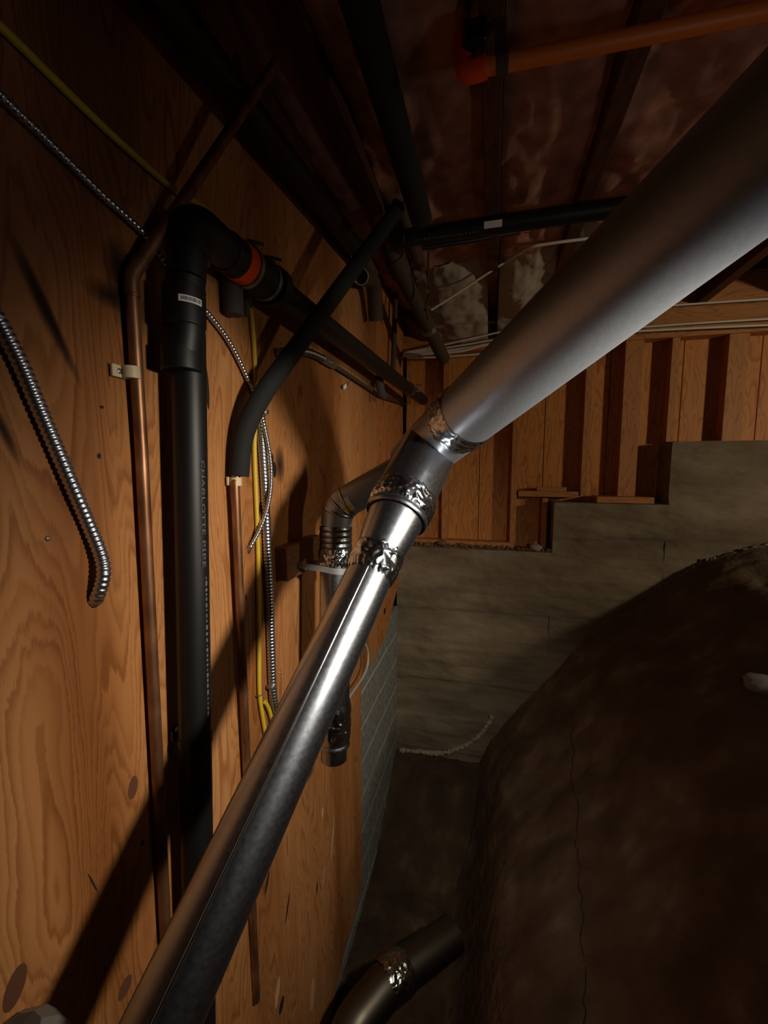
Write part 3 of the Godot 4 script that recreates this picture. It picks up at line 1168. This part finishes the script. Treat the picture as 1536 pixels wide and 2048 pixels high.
	var tops := outw.cross(pd).normalized()
	if tops.dot(dirv.cross(pf)) < 0:
		tops = -tops
	letters("CHARLOTTE PIPE", 0.0105, ps + outw * (R + 0.0002) - tops * 0.006, pd, tops, M.print, d)
	b = MB.new()
	var at := 0.235
	while at < 0.53:
		var wl := rng.randf_range(0.004, 0.011)
		b.bar(ps + pd * at + outw * (R + 0.0001), ps + pd * (at + wl) + outw * (R + 0.0001), rng.randf_range(0.0025, 0.006), 0.0005, outw, 0.0001)
		at += wl + rng.randf_range(0.003, 0.006)
	obj("worn_print", b, M.print, d)
	# plastic strap with two screws
	var sc: Vector3 = Vector3(0.0400, 1.9335, -0.7456)
	var st := thing("drain_strap", "black plastic strap with two screws around the black drain, low down", "pipe strap", sc)
	b = MB.new()
	ring_part(b, bot + dirv * (sc - bot).dot(dirv), dirv, R + 0.002, 0.018, 48, 0.001)
	b.box(Vector3(0.0080, 1.9433, -0.7202), Vector3(0.008, 0.022, 0.052), 0.001)
	b.box(Vector3(0.0220, 1.9438, -0.7230), Vector3(0.034, 0.018, 0.006), 0.001)
	obj("band", b, M.plastic_black, st)
	for q in [Vector3(0.0120, 1.9531, -0.7057), Vector3(0.0120, 1.9424, -0.7244)]:
		b = MB.new()
		b.tube([q, q + Vector3(0.004, 0, 0), q + Vector3(0.006, 0, 0)], [0.0060, 0.0055, 0.002], 14)
		obj("screw", b, M.strap, st)
	# grey sleeve behind the joint
	var gs := thing("grey_sleeve", "short grey rounded sleeve standing on the plywood below the taped joint", "sleeve", Vector3(0.0300, 2.8640, -0.9436))
	b = MB.new()
	var g0: Vector3 = Vector3(0.0300, 2.9699, -0.9382)
	var g1: Vector3 = Vector3(0.0300, 2.8650, -0.9396)
	b.tube([g1 + Vector3(0, -0.003, 0), g1, g0], [0.018, 0.0235, 0.0235], 32)
	obj("sleeve", b, M.grey_foam, gs)
	b = MB.new()
	var g2: Vector3 = Vector3(0.0200, 2.9722, -1.0110)
	var g3: Vector3 = Vector3(0.0200, 2.8845, -1.0103)
	b.tube([g3, g2], 0.008, 16)
	obj("side_tube", b, M.grey_foam, gs)
	# saddle under the coupling
	var sd := thing("pipe_saddle", "grey crescent saddle hugging the black drain's rubber coupling from below", "saddle", H0 + dirh * 0.19)
	b = MB.new()
	ring_part(b, H0 + dirh * 0.185, dirh, R + 0.020, 0.03, 40, 0.003)
	obj("saddle_ring", b, M.rubber, sd)
	# clamp far along the sloping pipe, and the grey strap beside it
	var k0 := H0.lerp(H1, 0.80)
	var cl := thing("bolted_clamp", "small rusty bolted clamp on the far end of the sloping black pipe", "clamp", k0)
	b = MB.new()
	ring_part(b, k0, dirh, R + 0.009, 0.03, 32, 0.002)
	obj("ring", b, M.iron, cl)
	b = MB.new()
	b.tube([k0 + Vector3(0.045, 0.02, 0.0), k0 + Vector3(0.075, 0.02, 0.0)], 0.007, 10)
	b.tube([k0 + Vector3(0.045, -0.01, 0.0), k0 + Vector3(0.070, -0.012, 0.0)], 0.006, 10)
	obj("bolt", b, M.steel, cl)
	var gp := thing("grey_hanger", "grey plastic hanger loop just before the bolted clamp", "hanger", Vector3(0.0700, 2.9296, -2.2150))
	b = MB.new()
	b.tube(curve([Vector3(0.0538, 2.9702, -2.1844), Vector3(0.0625, 2.9238, -2.1816), Vector3(0.0738, 2.8775, -2.1795), Vector3(0.0943, 2.8595, -2.1827)], 0.01), 0.022, 14)
	obj("loop", b, M.grey_foam, gp)


# ---------------------------------------------------------------- copper and its sleeves
func clip(label: String, at: Vector3, dir: Vector3, r: float, ear: Vector3) -> void:
	var c := thing("pipe_clip", label, "pipe clip", at, "cream plastic pipe clips")
	var b := MB.new()
	ring_part(b, at, dir, r + 0.003, 0.021, 32, 0.001)
	b.box(ear.lerp(at, 0.18) + Vector3(0, 0, 0), Vector3(0.006, 0.021, absf(ear.z - at.z) + 0.012), 0.001)
	obj("band", b, M.cream, c)
	b = MB.new()
	var s := ear + Vector3(0.004, 0, -0.002)
	b.tube([s, s + Vector3(0.002, 0, 0), s + Vector3(0.003, 0, 0)], [0.0052, 0.005, 0.002], 14)
	obj("screw", b, M.steel, c)


func build_copper() -> void:
	var r := 0.0111
	var a0: Vector3 = Vector3(0.1250, 3.4323, -0.9948)
	var a1: Vector3 = Vector3(0.0200, 2.8309, -0.6467)
	var a2: Vector3 = Vector3(0.0160, 2.5315, -0.6514)
	var a3: Vector3 = Vector3(0.0140, 1.6687, -0.6435)
	var c := thing("copper_pipe", "bare brown copper pipe left of the black drain, bending up toward the joists", "copper pipe", a3 + Vector3(0, -0.6, 0))
	var b := MB.new()
	b.tube(straight(a0, a1.lerp(a0, 0.03), 10), r, 24)
	obj("slanting_pipe", b, M.copper, c)
	b = MB.new()
	b.tube([a1 + (a2 - a1) * 0.06, a2, a3, a3 + (a3 - a2).normalized() * 0.62], r, 24)
	obj("upright_pipe", b, M.copper, c)
	b = MB.new()
	b.tube(round_path([a1.lerp(a0, 0.055), a1, a1.lerp(a2, 0.10)], 0.022, 8), r + 0.0014, 24)
	obj("elbow", b, M.copper, c)
	for q in [[a1.lerp(a0, 0.055), (a0 - a1).normalized()], [a1.lerp(a2, 0.105), (a2 - a1).normalized()]]:
		b = MB.new()
		ring_part(b, q[0], q[1], r + 0.0022, 0.006, 24, 0.001)
		obj("solder_joint", b, M.solder, c)
	var k: Vector3 = Vector3(0.0180, 2.6663, -0.6373)
	clip("cream plastic clip with a screw on the left copper pipe", k, (a1 - a2).normalized(), r, Vector3(0.0040, 2.6657, -0.6186))
	# second pipe, bare below its foam sleeve
	var f0: Vector3 = Vector3(0.0300, 2.4786, -0.9365)
	var f1: Vector3 = Vector3(0.0360, 2.5771, -0.9462)
	var f2: Vector3 = Vector3(0.0700, 2.6740, -0.9785)
	var f3 := Vector3(0.285, 3.43, -1.60)
	var g0: Vector3 = Vector3(0.0240, 2.4628, -0.9276)
	var g1: Vector3 = Vector3(0.0160, 1.7438, -0.9452)
	var p2 := thing("copper_pipe", "second copper pipe, right of the black drain, rising into a black foam sleeve", "copper pipe", g1 + Vector3(0, -0.8, 0))
	b = MB.new()
	b.tube([f0 + Vector3(0, 0.04, 0), g0, g1, g1 + (g1 - g0).normalized() * 0.8], r, 24)
	obj("upright_pipe", b, M.copper, p2)
	clip("cream plastic clip right under the black foam sleeve", Vector3(0.0240, 2.4651, -0.9319), (g0 - g1).normalized(), r, Vector3(0.0060, 2.4664, -0.9254))
	var s := thing("foam_sleeve", "black foam pipe sleeve slanting up from the plywood to the old iron pipes", "pipe insulation", f0)
	b = MB.new()
	b.tube(round_path([f0, f1, f2, f3], 0.16, 12), 0.0245, 36)
	obj("sleeve", b, M.foam, s)
	s = thing("foam_sleeve", "black foam pipe sleeve overhead running along the joists toward the camera", "pipe insulation", Vector3(0.352, 3.44, -1.69))
	b = MB.new()
	b.tube(straight(Vector3(0.352, 3.44, -1.70), Vector3(0.358, 3.44, 1.0), 16), 0.040, 36)
	obj("sleeve", b, M.foam, s)


# ---------------------------------------------------------------- cables and flexible conduit
func ribbed(path: Array, r: float, pitch: float, depth: float, seg := 14) -> MB:
	var b := MB.new()
	var fine := curve(path, pitch / 4.0)
	var rr := []
	for i in fine.size():
		rr.append(r - depth * [0.0, 0.25, 1.0, 0.25][i % 4])
	b.tube(fine, rr, seg)
	return b


func build_cables() -> void:
	var t := thing("flexible_conduit", "wide ribbed metal conduit at the left edge, ending in a hole in the plywood", "conduit", Vector3(0.0000, 2.2790, -0.5514))
	obj("armour", ribbed([Vector3(0.0130, 2.7283, -0.4055), Vector3(0.0130, 2.7028, -0.4248), Vector3(0.0130, 2.6857, -0.4348), Vector3(0.0130, 2.6418, -0.4554), Vector3(0.0130, 2.5845, -0.4758), Vector3(0.0130, 2.5328, -0.4944), Vector3(0.0130, 2.4612, -0.5198), Vector3(0.0130, 2.3992, -0.5422), Vector3(0.0180, 2.3520, -0.5531), Vector3(0.0220, 2.3233, -0.5509), Vector3(0.0140, 2.2919, -0.5464), Vector3(-0.0040, 2.2754, -0.5510)], 0.0112, 0.0085, 0.0022), M.flex, t)
	var b := MB.new()
	lens(b, Vector3(0.0000, 2.2774, -0.5569), 0.026, 0.020, 0.3, 0.0012)
	obj("hole", b, M.knot, t)
	t = thing("armoured_cable", "slim ribbed metal cable slanting down behind the left copper pipe and the black drain", "cable", Vector3(0.0000, 2.2699, -1.0098))
	obj("armour", ribbed([Vector3(0.0120, 2.9889, -0.4285), Vector3(0.0120, 2.9772, -0.4601), Vector3(0.0120, 2.9641, -0.5161), Vector3(0.0120, 2.9418, -0.6019), Vector3(0.0120, 2.9229, -0.6929), Vector3(0.0120, 2.8941, -0.7400), Vector3(0.0120, 2.8634, -0.8010), Vector3(0.0120, 2.8399, -0.8728), Vector3(0.0120, 2.7973, -0.9499), Vector3(0.0120, 2.7191, -1.0295), Vector3(0.0120, 2.6705, -1.0716), Vector3(0.0300, 2.6021, -1.0683), Vector3(0.0360, 2.5273, -1.0806), Vector3(0.0360, 2.4576, -1.0823), Vector3(0.0340, 2.3886, -1.0627), Vector3(0.0200, 2.3255, -1.0381), Vector3(0.0060, 2.2834, -1.0132), Vector3(-0.0040, 2.2671, -1.0160)], 0.0064, 0.0088, 0.0022, 12), M.flex, t)
	t = thing("flexible_conduit", "ribbed metal conduit standing right beside the yellow cable", "conduit", Vector3(0.0120, 1.7638, -1.1053))
	obj("armour", ribbed([Vector3(0.0140, 2.7901, -1.1938), Vector3(0.0140, 2.7031, -1.1073), Vector3(0.0140, 2.6441, -1.0771), Vector3(0.0140, 2.5758, -1.0785), Vector3(0.0140, 2.4359, -1.0867), Vector3(0.0140, 2.2621, -1.0909), Vector3(0.0140, 2.0817, -1.0952), Vector3(0.0140, 1.9277, -1.0955), Vector3(0.0140, 1.7989, -1.1005), Vector3(0.0140, 1.7203, -1.1243)], 0.0128, 0.0100, 0.0022), M.flex, t)
	b = MB.new()
	ring_part(b, Vector3(0.0180, 2.6530, -1.0840), Vector3(0.0, 0.98, -0.2).normalized(), 0.0145, 0.012, 20, 0.001)
	obj("connector", b, M.flex, t)
	b = MB.new()
	ring_part(b, Vector3(0.0140, 1.8499, -1.0883), Vector3(0.0, 1, 0), 0.0142, 0.008, 20, 0.001)
	obj("strap_ring", b, M.steel, t)
	# the same kind of conduit carries on as thin pipe toward the back corner
	t = thing("thin_conduit", "ribbed conduit end coupled to a thin metal pipe under the sloping black drain", "conduit", Vector3(0.0300, 2.8956, -1.5373))
	obj("armour", ribbed([Vector3(0.0200, 2.8383, -1.1851), Vector3(0.0200, 2.8682, -1.2855), Vector3(0.0200, 2.8912, -1.4016), Vector3(0.0200, 2.9012, -1.5278)], 0.0135, 0.0085, 0.003), M.emt, t)
	b = MB.new()
	b.tube([Vector3(0.0200, 2.8995, -1.5132), Vector3(0.0200, 2.9028, -1.6311)], 0.016, 18)
	obj("connector", b, M.steel, t)
	b = MB.new()
	b.tube([Vector3(0.0180, 2.9023, -1.6200), Vector3(0.0180, 2.9011, -1.8324), Vector3(0.0180, 2.8979, -2.1962), Vector3(0.0180, 2.8998, -2.4055), Vector3(0.0180, 2.9999, -3.6963)], 0.0095, 16)
	obj("pipe", b, M.iron, t)
	for q in [Vector3(0.0340, 2.8933, -1.5679), Vector3(0.0260, 2.8915, -2.3195)]:
		b = MB.new()
		b.tube([q, q + Vector3(0.012, 0.006, 0)], 0.007, 10)
		obj("screw", b, M.steel, t)
	t = thing("hanging_tag", "tiny pink paper tag hanging from the thin metal pipe", "tag", Vector3(0.0200, 2.8418, -1.7656))
	b = MB.new()
	b.box(Vector3(0.0200, 2.8427, -1.7592), Vector3(0.006, 0.016, 0.03), 0.001, Basis(Vector3.RIGHT, 0.5))
	obj("paper", b, M.sticker, t)
	b = MB.new()
	b.tube([Vector3(0.0200, 2.8976, -1.8264), Vector3(0.0200, 2.8748, -1.8190), Vector3(0.0200, 2.8537, -1.7853)], 0.002, 8)
	obj("wire", b, M.iron, t)
	# yellow cable
	t = thing("yellow_cable", "flat yellow cable crossing the plywood and dropping beside the ribbed conduit", "cable", Vector3(0.0060, 1.7299, -1.0550))
	b = MB.new()
	b.tube(curve([Vector3(0.0080, 3.0662, -0.4376), Vector3(0.0080, 3.0672, -0.4703), Vector3(0.0080, 3.0597, -0.5487), Vector3(0.0080, 3.0522, -0.6526), Vector3(0.0080, 3.0523, -0.7900), Vector3(0.0080, 3.0684, -0.8762), Vector3(0.0080, 3.0345, -0.9875), Vector3(0.0080, 2.9480, -1.0402), Vector3(0.0080, 2.8276, -1.0621), Vector3(0.0080, 2.6826, -1.0611), Vector3(0.0080, 2.5471, -1.0480), Vector3(0.0080, 2.3543, -1.0495), Vector3(0.0080, 2.1984, -1.0483), Vector3(0.0080, 1.9827, -1.0385), Vector3(0.0080, 1.8534, -1.0337), Vector3(0.0080, 1.7657, -1.0479), Vector3(0.0080, 1.6739, -1.0685)], 0.02), 0.0062, 12)
	obj("sheath", b, M.yellow, t)
	b = MB.new()
	b.box(Vector3(0.0100, 1.8525, -1.0302), Vector3(0.012, 0.003, 0.018), 0.0008)
	obj("staple", b, M.steel, t)
	t = thing("yellow_cable", "short yellow cable end poking from behind the big duct beside the ribbed conduit", "cable", Vector3(0.0060, 1.7395, -1.0905))
	b = MB.new()
	b.tube(curve([Vector3(0.0100, 1.8155, -1.0586), Vector3(0.0100, 1.7894, -1.0744), Vector3(0.0100, 1.7580, -1.0874), Vector3(0.0100, 1.7230, -1.0975), Vector3(0.0100, 1.6631, -1.1097)], 0.006), 0.0062, 12)
	obj("sheath", b, M.yellow, t)
	# grey loop at the riser's foot
	t = thing("grey_cable", "grey cable looping out right of the big duct toward the riser's foil end", "cable", Vector3(0.0600, 1.5466, -1.9430))
	b = MB.new()
	b.tube(curve([Vector3(0.0600, 1.7379, -1.7851), Vector3(0.0600, 1.6633, -1.8854), Vector3(0.0600, 1.5814, -1.9523), Vector3(0.0600, 1.5208, -1.9427), Vector3(0.0600, 1.4978, -1.8581), Vector3(0.0600, 1.5034, -1.7288), Vector3(0.0600, 1.5052, -1.6081), Vector3(0.0600, 1.4885, -1.5176)], 0.012), 0.0058, 12)
	obj("sheath", b, M.grey_cable, t)
	# cables across the back wall
	var runs := [
		["topmost of the pale cables fanning out at the back corner", [Vector3(0.0183, 3.2847, -2.9700), Vector3(0.2052, 3.3056, -2.9700), Vector3(0.4383, 3.3414, -2.9700), Vector3(0.6619, 3.3757, -2.9700), Vector3(0.9654, 3.4259, -2.9700), Vector3(1.3918, 3.4492, -2.9700), Vector3(1.6060, 3.4533, -2.9700), Vector3(2.1205, 3.4453, -2.9700), Vector3(2.4952, 3.4364, -2.9700)], 0.006],
		["second pale cable of the fan at the back corner", [Vector3(0.0183, 3.2780, -2.9700), Vector3(0.2393, 3.2935, -2.9700), Vector3(0.4715, 3.3134, -2.9700), Vector3(0.6158, 3.3288, -2.9700), Vector3(0.9682, 3.3526, -2.9700), Vector3(1.4521, 3.3425, -2.9700), Vector3(1.7941, 3.3412, -2.9700), Vector3(2.1292, 3.3362, -2.9700), Vector3(2.5054, 3.3261, -2.9700)], 0.006],
		["third pale cable of the fan at the back corner", [Vector3(0.0204, 3.2720, -2.9600), Vector3(0.2409, 3.2745, -2.9600), Vector3(0.4400, 3.2873, -2.9600), Vector3(0.5847, 3.3029, -2.9600), Vector3(0.9683, 3.3193, -2.9600), Vector3(1.4507, 3.3163, -2.9600), Vector3(1.7922, 3.3102, -2.9600), Vector3(2.1267, 3.3006, -2.9600), Vector3(2.5021, 3.2918, -2.9600)], 0.007],
		["brightest thick cable in the middle of the fan", [Vector3(0.0225, 3.2628, -2.9500), Vector3(0.2759, 3.2632, -2.9500), Vector3(0.4248, 3.2665, -2.9500), Vector3(0.5374, 3.2909, -2.9500), Vector3(0.6947, 3.3052, -2.9500), Vector3(0.8481, 3.3006, -2.9500)], 0.0085],
		["lowest cable of the fan, sagging below the others", [Vector3(0.0205, 3.2620, -2.9600), Vector3(0.1216, 3.2458, -2.9600), Vector3(0.2751, 3.2397, -2.9600), Vector3(0.5060, 3.2414, -2.9600), Vector3(0.7278, 3.2462, -2.9600), Vector3(0.9114, 3.2436, -2.9600)], 0.007]]
	for k in runs:
		t = thing("wall_cable", k[0], "cable", k[1][0], "pale cables across the back wall")
		b = MB.new()
		b.tube(curve(k[1], 0.03), k[2], 12)
		obj("sheath", b, M.white_cable, t)


# ---------------------------------------------------------------- pipes under the joists
func build_overhead() -> void:
	# black pipe along the wall, near the ceiling
	var b := MB.new()
	var t := thing("black_pipe", "black pipe high along the plywood wall, running back just under the joists", "pipe", Vector3(0.06, 3.40, -1.88))
	var q0 := Vector3(0.045, 3.40, 0.9)
	var q1: Vector3 = Vector3(0.0700, 3.3999, -1.8099)
	var q2: Vector3 = Vector3(0.0600, 3.3113, -0.7100)
	b.tube([q2 + (q2 - q1) * 0.8, q2, q1], 0.034, 32)
	obj("pipe", b, M.abs, t)
	# its old elbow with an open mouth
	var el := thing("old_elbow", "dull grey pipe elbow with a cream-rimmed open mouth behind the slanting foam sleeve", "pipe fitting", Vector3(0.0900, 3.2781, -1.9464))
	b = MB.new()
	var m0: Vector3 = Vector3(0.0777, 3.3038, -1.8116)
	var m1: Vector3 = Vector3(0.0749, 3.3767, -2.0264)
	b.tube(round_path([m0, m1, Vector3(0.0613, 3.2240, -2.1101)], 0.08, 8), 0.036, 28, false)
	b.tube(straight(m1 + (q1 - m1) * 0.2, q1, 3), 0.034, 24)
	obj("body", b, M.iron, el)
	b = MB.new()
	var md := (m0 - m1).normalized()
	b.tube([m0 + md * 0.001, m0 + md * 0.003, m0 + md * 0.003, m0 - md * 0.01], [0.034, 0.032, 0.030, 0.029], 28, false)
	obj("rim", b, M.cream, el)
	b = MB.new()
	b.tube([m0 - md * 0.009, m0 - md * 0.012], 0.026, 24)
	obj("mouth", b, M.ink, el)
	# black pipe across the joists
	t = thing("black_pipe", "black pipe hung crosswise under the joists with a small pale label", "pipe", Vector3(0.24, 3.44, -1.835))
	b = MB.new()
	b.tube([Vector3(0.225, 3.445, -1.835), Vector3(0.9, 3.452, -1.838), Vector3(2.6, 3.46, -1.84)], 0.0335, 36)
	var bp := obj("pipe", b, M.abs, t)
	b = MB.new()
	ring_part(b, Vector3(0.235, 3.445, -1.835), Vector3.RIGHT, 0.04, 0.06, 32, 0.003)
	obj("hub", b, M.abs, t)
	var toC := (Vector3(0.64, 2.5, 0) - Vector3(0.614, 3.449, -1.837))
	toC.x = 0
	toC = toC.normalized()
	b = MB.new()
	b.box(Vector3(0.616, 3.449, -1.837) + toC * 0.0335 + Vector3(0, 0.004, 0.002), Vector3(0.068, 0.0015, 0.024), 0.0004, Basis(Vector3.RIGHT, toC, Vector3.RIGHT.cross(toC)))
	obj("label", b, M.sticker, t, "small pale label")
	b = MB.new()
	var rng := RandomNumberGenerator.new()
	rng.seed = 5
	var low := (toC + Vector3(0, -0.55, 0.0)).normalized()
	var x := 0.26
	while x < 0.55:
		var wl := rng.randf_range(0.004, 0.012)
		b.bar(Vector3(x, 3.446, -1.836) + low * 0.0336, Vector3(x + wl, 3.446, -1.836) + low * 0.0336, rng.randf_range(0.003, 0.005), 0.0006, low, 0.0001)
		x += wl + rng.randf_range(0.003, 0.007)
	obj("worn_print", b, M.print, t)
	t = thing("black_rod", "thin black pipe just behind and below the labelled crosswise black pipe", "pipe", Vector3(0.35, 3.40, -1.9))
	b = MB.new()
	b.tube([Vector3(0.3187, 3.4546, -1.9517), Vector3(0.5383, 3.4895, -2.0114), Vector3(0.8571, 3.5617, -2.1213)], 0.010, 16)
	obj("pipe", b, M.abs, t)
	# orange pipe
	t = thing("orange_pipe", "orange pipe crossing under the joists at upper right, elbow at its left end", "pipe", Vector3(0.55, 3.40, -1.11))
	var o0: Vector3 = Vector3(0.5544, 3.4000, -1.0904)
	var o1: Vector3 = Vector3(0.6320, 3.4000, -1.0851)
	var o2: Vector3 = Vector3(1.1441, 3.4000, -1.0988)
	var od := (o2 - o1).normalized()
	b = MB.new()
	b.tube([o1 - od * 0.05, o2, o2 + od * 1.2], 0.0175, 28)
	obj("pipe", b, M.orange, t)
	b = MB.new()
	b.tube(round_path([o1 - od * 0.03, o0, o0 + Vector3(-0.01, 0.09, -0.02)], 0.045, 10), 0.0225, 28)
	obj("elbow", b, M.tape, t)
	b = MB.new()
	b.tube([o0 + Vector3(-0.01, 0.06, -0.02), o0 + Vector3(-0.01, 0.20, -0.04)], 0.0175, 24)
	obj("upright", b, M.orange, t)
	var hg := thing("pipe_hanger", "dark metal hanger holding the orange pipe to the joist", "hanger", o1)
	b = MB.new()
	ring_part(b, o1 + od * 0.005, od, 0.0205, 0.026, 28, 0.001)
	b.box(o1 + Vector3(0.0, 0.055, 0), Vector3(0.024, 0.075, 0.003), 0.0008)
	obj("loop", b, M.iron, hg)
	b = MB.new()
	b.box(Vector3(0.5774, 3.4600, -1.1021), Vector3(0.05, 0.05, 0.09), 0.004)
	obj("clamp_body", b, M.plastic_black, hg)
	# old iron pipes in the middle
	t = thing("iron_pipe", "old brown iron pipe slanting down from the black crosswise pipe to the pale cables", "pipe", Vector3(0.3150, 3.2036, -2.8470))
	b = MB.new()
	b.tube([Vector3(0.1282, 3.5601, -2.0080), Vector3(0.1699, 3.4697, -2.1644), Vector3(0.2325, 3.3499, -2.4787), Vector3(0.3151, 3.1971, -2.8464)], 0.040, 28)
	obj("pipe", b, M.iron, t)
	b = MB.new()
	var kk: Vector3 = Vector3(0.2518, 3.3115, -2.5625)
	var kd := (Vector3(0.3151, 3.1971, -2.8464) - Vector3(0.2325, 3.3499, -2.4787)).normalized()
	for i in 3:
		ring_part(b, kk + kd * (0.011 * i), kd, 0.043 + 0.001 * i, 0.009, 28, 0.002)
	obj("wire_tie", b, M.steel, t)
	b = MB.new()
	ring_part(b, Vector3(0.1642, 3.4848, -2.1439), (Vector3(0.1699, 3.4697, -2.1644) - Vector3(0.1282, 3.5601, -2.0080)).normalized(), 0.052, 0.10, 28, 0.006)
	obj("coupling", b, M.iron, t)
	t = thing("iron_pipe", "thin dark upright iron pipe standing on the far end of the sloping black drain", "pipe", Vector3(0.0358, 3.0678, -2.6055))
	b = MB.new()
	b.tube([Vector3(0.0376, 3.6854, -2.6729), Vector3(0.0340, 3.3660, -2.6374), Vector3(0.0332, 3.0557, -2.6035)], 0.0155, 20)
	obj("pipe", b, M.iron, t)
	t = thing("iron_tee", "old grey iron tee where the slanting foam sleeve meets the overhead foam sleeve", "pipe fitting", Vector3(0.27, 3.40, -1.64))
	b = MB.new()
	b.tube(round_path([Vector3(0.1855, 3.5854, -1.6829), Vector3(0.2086, 3.5608, -1.7484), Vector3(0.2781, 3.5357, -1.8049)], 0.04, 6), 0.027, 24)
	b.tube([Vector3(0.2452, 3.5773, -1.7387), Vector3(0.2532, 3.5237, -1.7765), Vector3(0.2743, 3.4677, -1.8588), Vector3(0.2893, 3.4218, -1.9821)], 0.026, 24)
	obj("body", b, M.iron, t)
	b = MB.new()
	b.tube([Vector3(0.2616, 3.4560, -1.6675), Vector3(0.2898, 3.4934, -1.6787)], 0.004, 10)
	obj("pin", b, M.copper, t)
	# hanger wire and rod beside it
	t = thing("hanger_rod", "thin rusty hanger rod dropping behind the slanting iron pipe", "rod", Vector3(0.2763, 3.2930, -2.3799))
	b = MB.new()
	b.tube(curve([Vector3(0.3294, 3.5145, -2.0543), Vector3(0.3052, 3.4206, -2.1936), Vector3(0.3087, 3.3796, -2.2419), Vector3(0.2826, 3.3357, -2.2824), Vector3(0.2789, 3.2930, -2.3806)], 0.01), 0.005, 10)
	obj("rod", b, M.iron, t)
	# white bent cable
	t = thing("bent_cable", "thin white cable strung across two joists with a bend, in front of the pale insulation", "cable", Vector3(0.6705, 3.4700, -2.2129))
	b = MB.new()
	b.tube(curve([Vector3(0.2933, 3.3468, -2.3901), Vector3(0.3945, 3.3995, -2.3905), Vector3(0.5242, 3.4654, -2.3788), Vector3(0.6724, 3.5330, -2.3513)], 0.02), 0.0065, 12)
	obj("sheath", b, M.white_cable, t)
	b = MB.new()
	b.tube(round_path([Vector3(0.6724, 3.5330, -2.3513), Vector3(0.7138, 3.4765, -2.1689), Vector3(0.7708, 3.4508, -2.0458), Vector3(0.8934, 3.4597, -2.0572), Vector3(1.0588, 3.4810, -2.1017)], 0.03, 5), 0.0065, 12)
	obj("sheath", b, M.white_cable, t)


func build_small() -> void:
	var rng := RandomNumberGenerator.new()
	rng.seed = 17
	# crumbs on the concrete ledge
	var b := MB.new()
	for k in 150:
		var x := rng.randf_range(0.05, 1.02)
		var s := rng.randf_range(0.004, 0.016)
		b.box(Vector3(x, 1.94 + s * 0.4, -2.985 - rng.randf() * 0.10), Vector3(s * rng.randf_range(1, 3), s, s * 1.3), s * 0.2, Basis(Vector3(rng.randf(), 1, rng.randf()).normalized(), rng.randf() * TAU))
	var o := obj("ledge_rubble", b, M.rubble)
	tag(o, "crumbs and dirt lying on the low concrete ledge below the studs", "rubble", "", "stuff")
	var spots := [[Vector3(0.9337, 1.9559, -2.9700), 0.035, "pale lump of mortar on the ledge beside the middle concrete step"], [Vector3(1.0224, 1.9399, -2.9700), 0.018, "small pale stone right against the middle concrete step"], [Vector3(0.2985, 1.9613, -2.9700), 0.030, "reddish clod on the ledge close to the big duct"], [Vector3(0.9294, 1.9897, -2.9700), 0.012, "tiny white chip on top of the ledge's mortar lump"]]
	for s in spots:
		var f := noise(rng.randi() % 999, 30.0, FastNoiseLite.TYPE_SIMPLEX_SMOOTH, 3)
		b = MB.new()
		stone(b, s[0] + Vector3(0, 0.004, -0.03), s[1], f)
		o = obj("stone", b, M.stone if s[1] < 0.03 or s[1] > 0.031 else M.rubble)
		tag(o, s[2], "stone")
	# crumbs along the foot of the high step, on the mound's crest
	b = MB.new()
	for k in 40:
		var t := rng.randf()
		var x := lerpf(1.63, 2.25, t)
		var s := rng.randf_range(0.004, 0.013)
		b.box(Vector3(x, mound_y(x, -2.94) + s * 0.3, -2.945), Vector3(s * 1.8, s, s), s * 0.25, Basis(Vector3(rng.randf(), 1, rng.randf()).normalized(), rng.randf() * TAU))
	o = obj("crest_rubble", b, M.stone)
	tag(o, "pale crumbs along the line where the mound meets the high concrete step", "rubble", "", "stuff")
	b = MB.new()
	stone(b, Vector3(1.70, mound_y(1.70, -1.93) + 0.01, -1.93), 0.055, noise(4, 20.0))
	o = obj("stone", b, M.mauve_stone)
	tag(o, "pale stone half buried in the mound at the right edge", "stone")


func stone(b: MB, c: Vector3, r: float, f: FastNoiseLite) -> void:
	var rows := []
	for i in 9:
		var th := PI * i / 8.0
		var row := []
		for j in 13:
			var ph := TAU * (j % 12) / 12.0
			var d := Vector3(sin(th) * cos(ph), cos(th), -sin(th) * sin(ph))
			row.append(c + d * r * (1.0 + 0.35 * f.get_noise_3dv(c + d * 0.05)) * Vector3(1.2, 0.7, 0.9))
		rows.append(row)
	b.grid(rows, true, true)
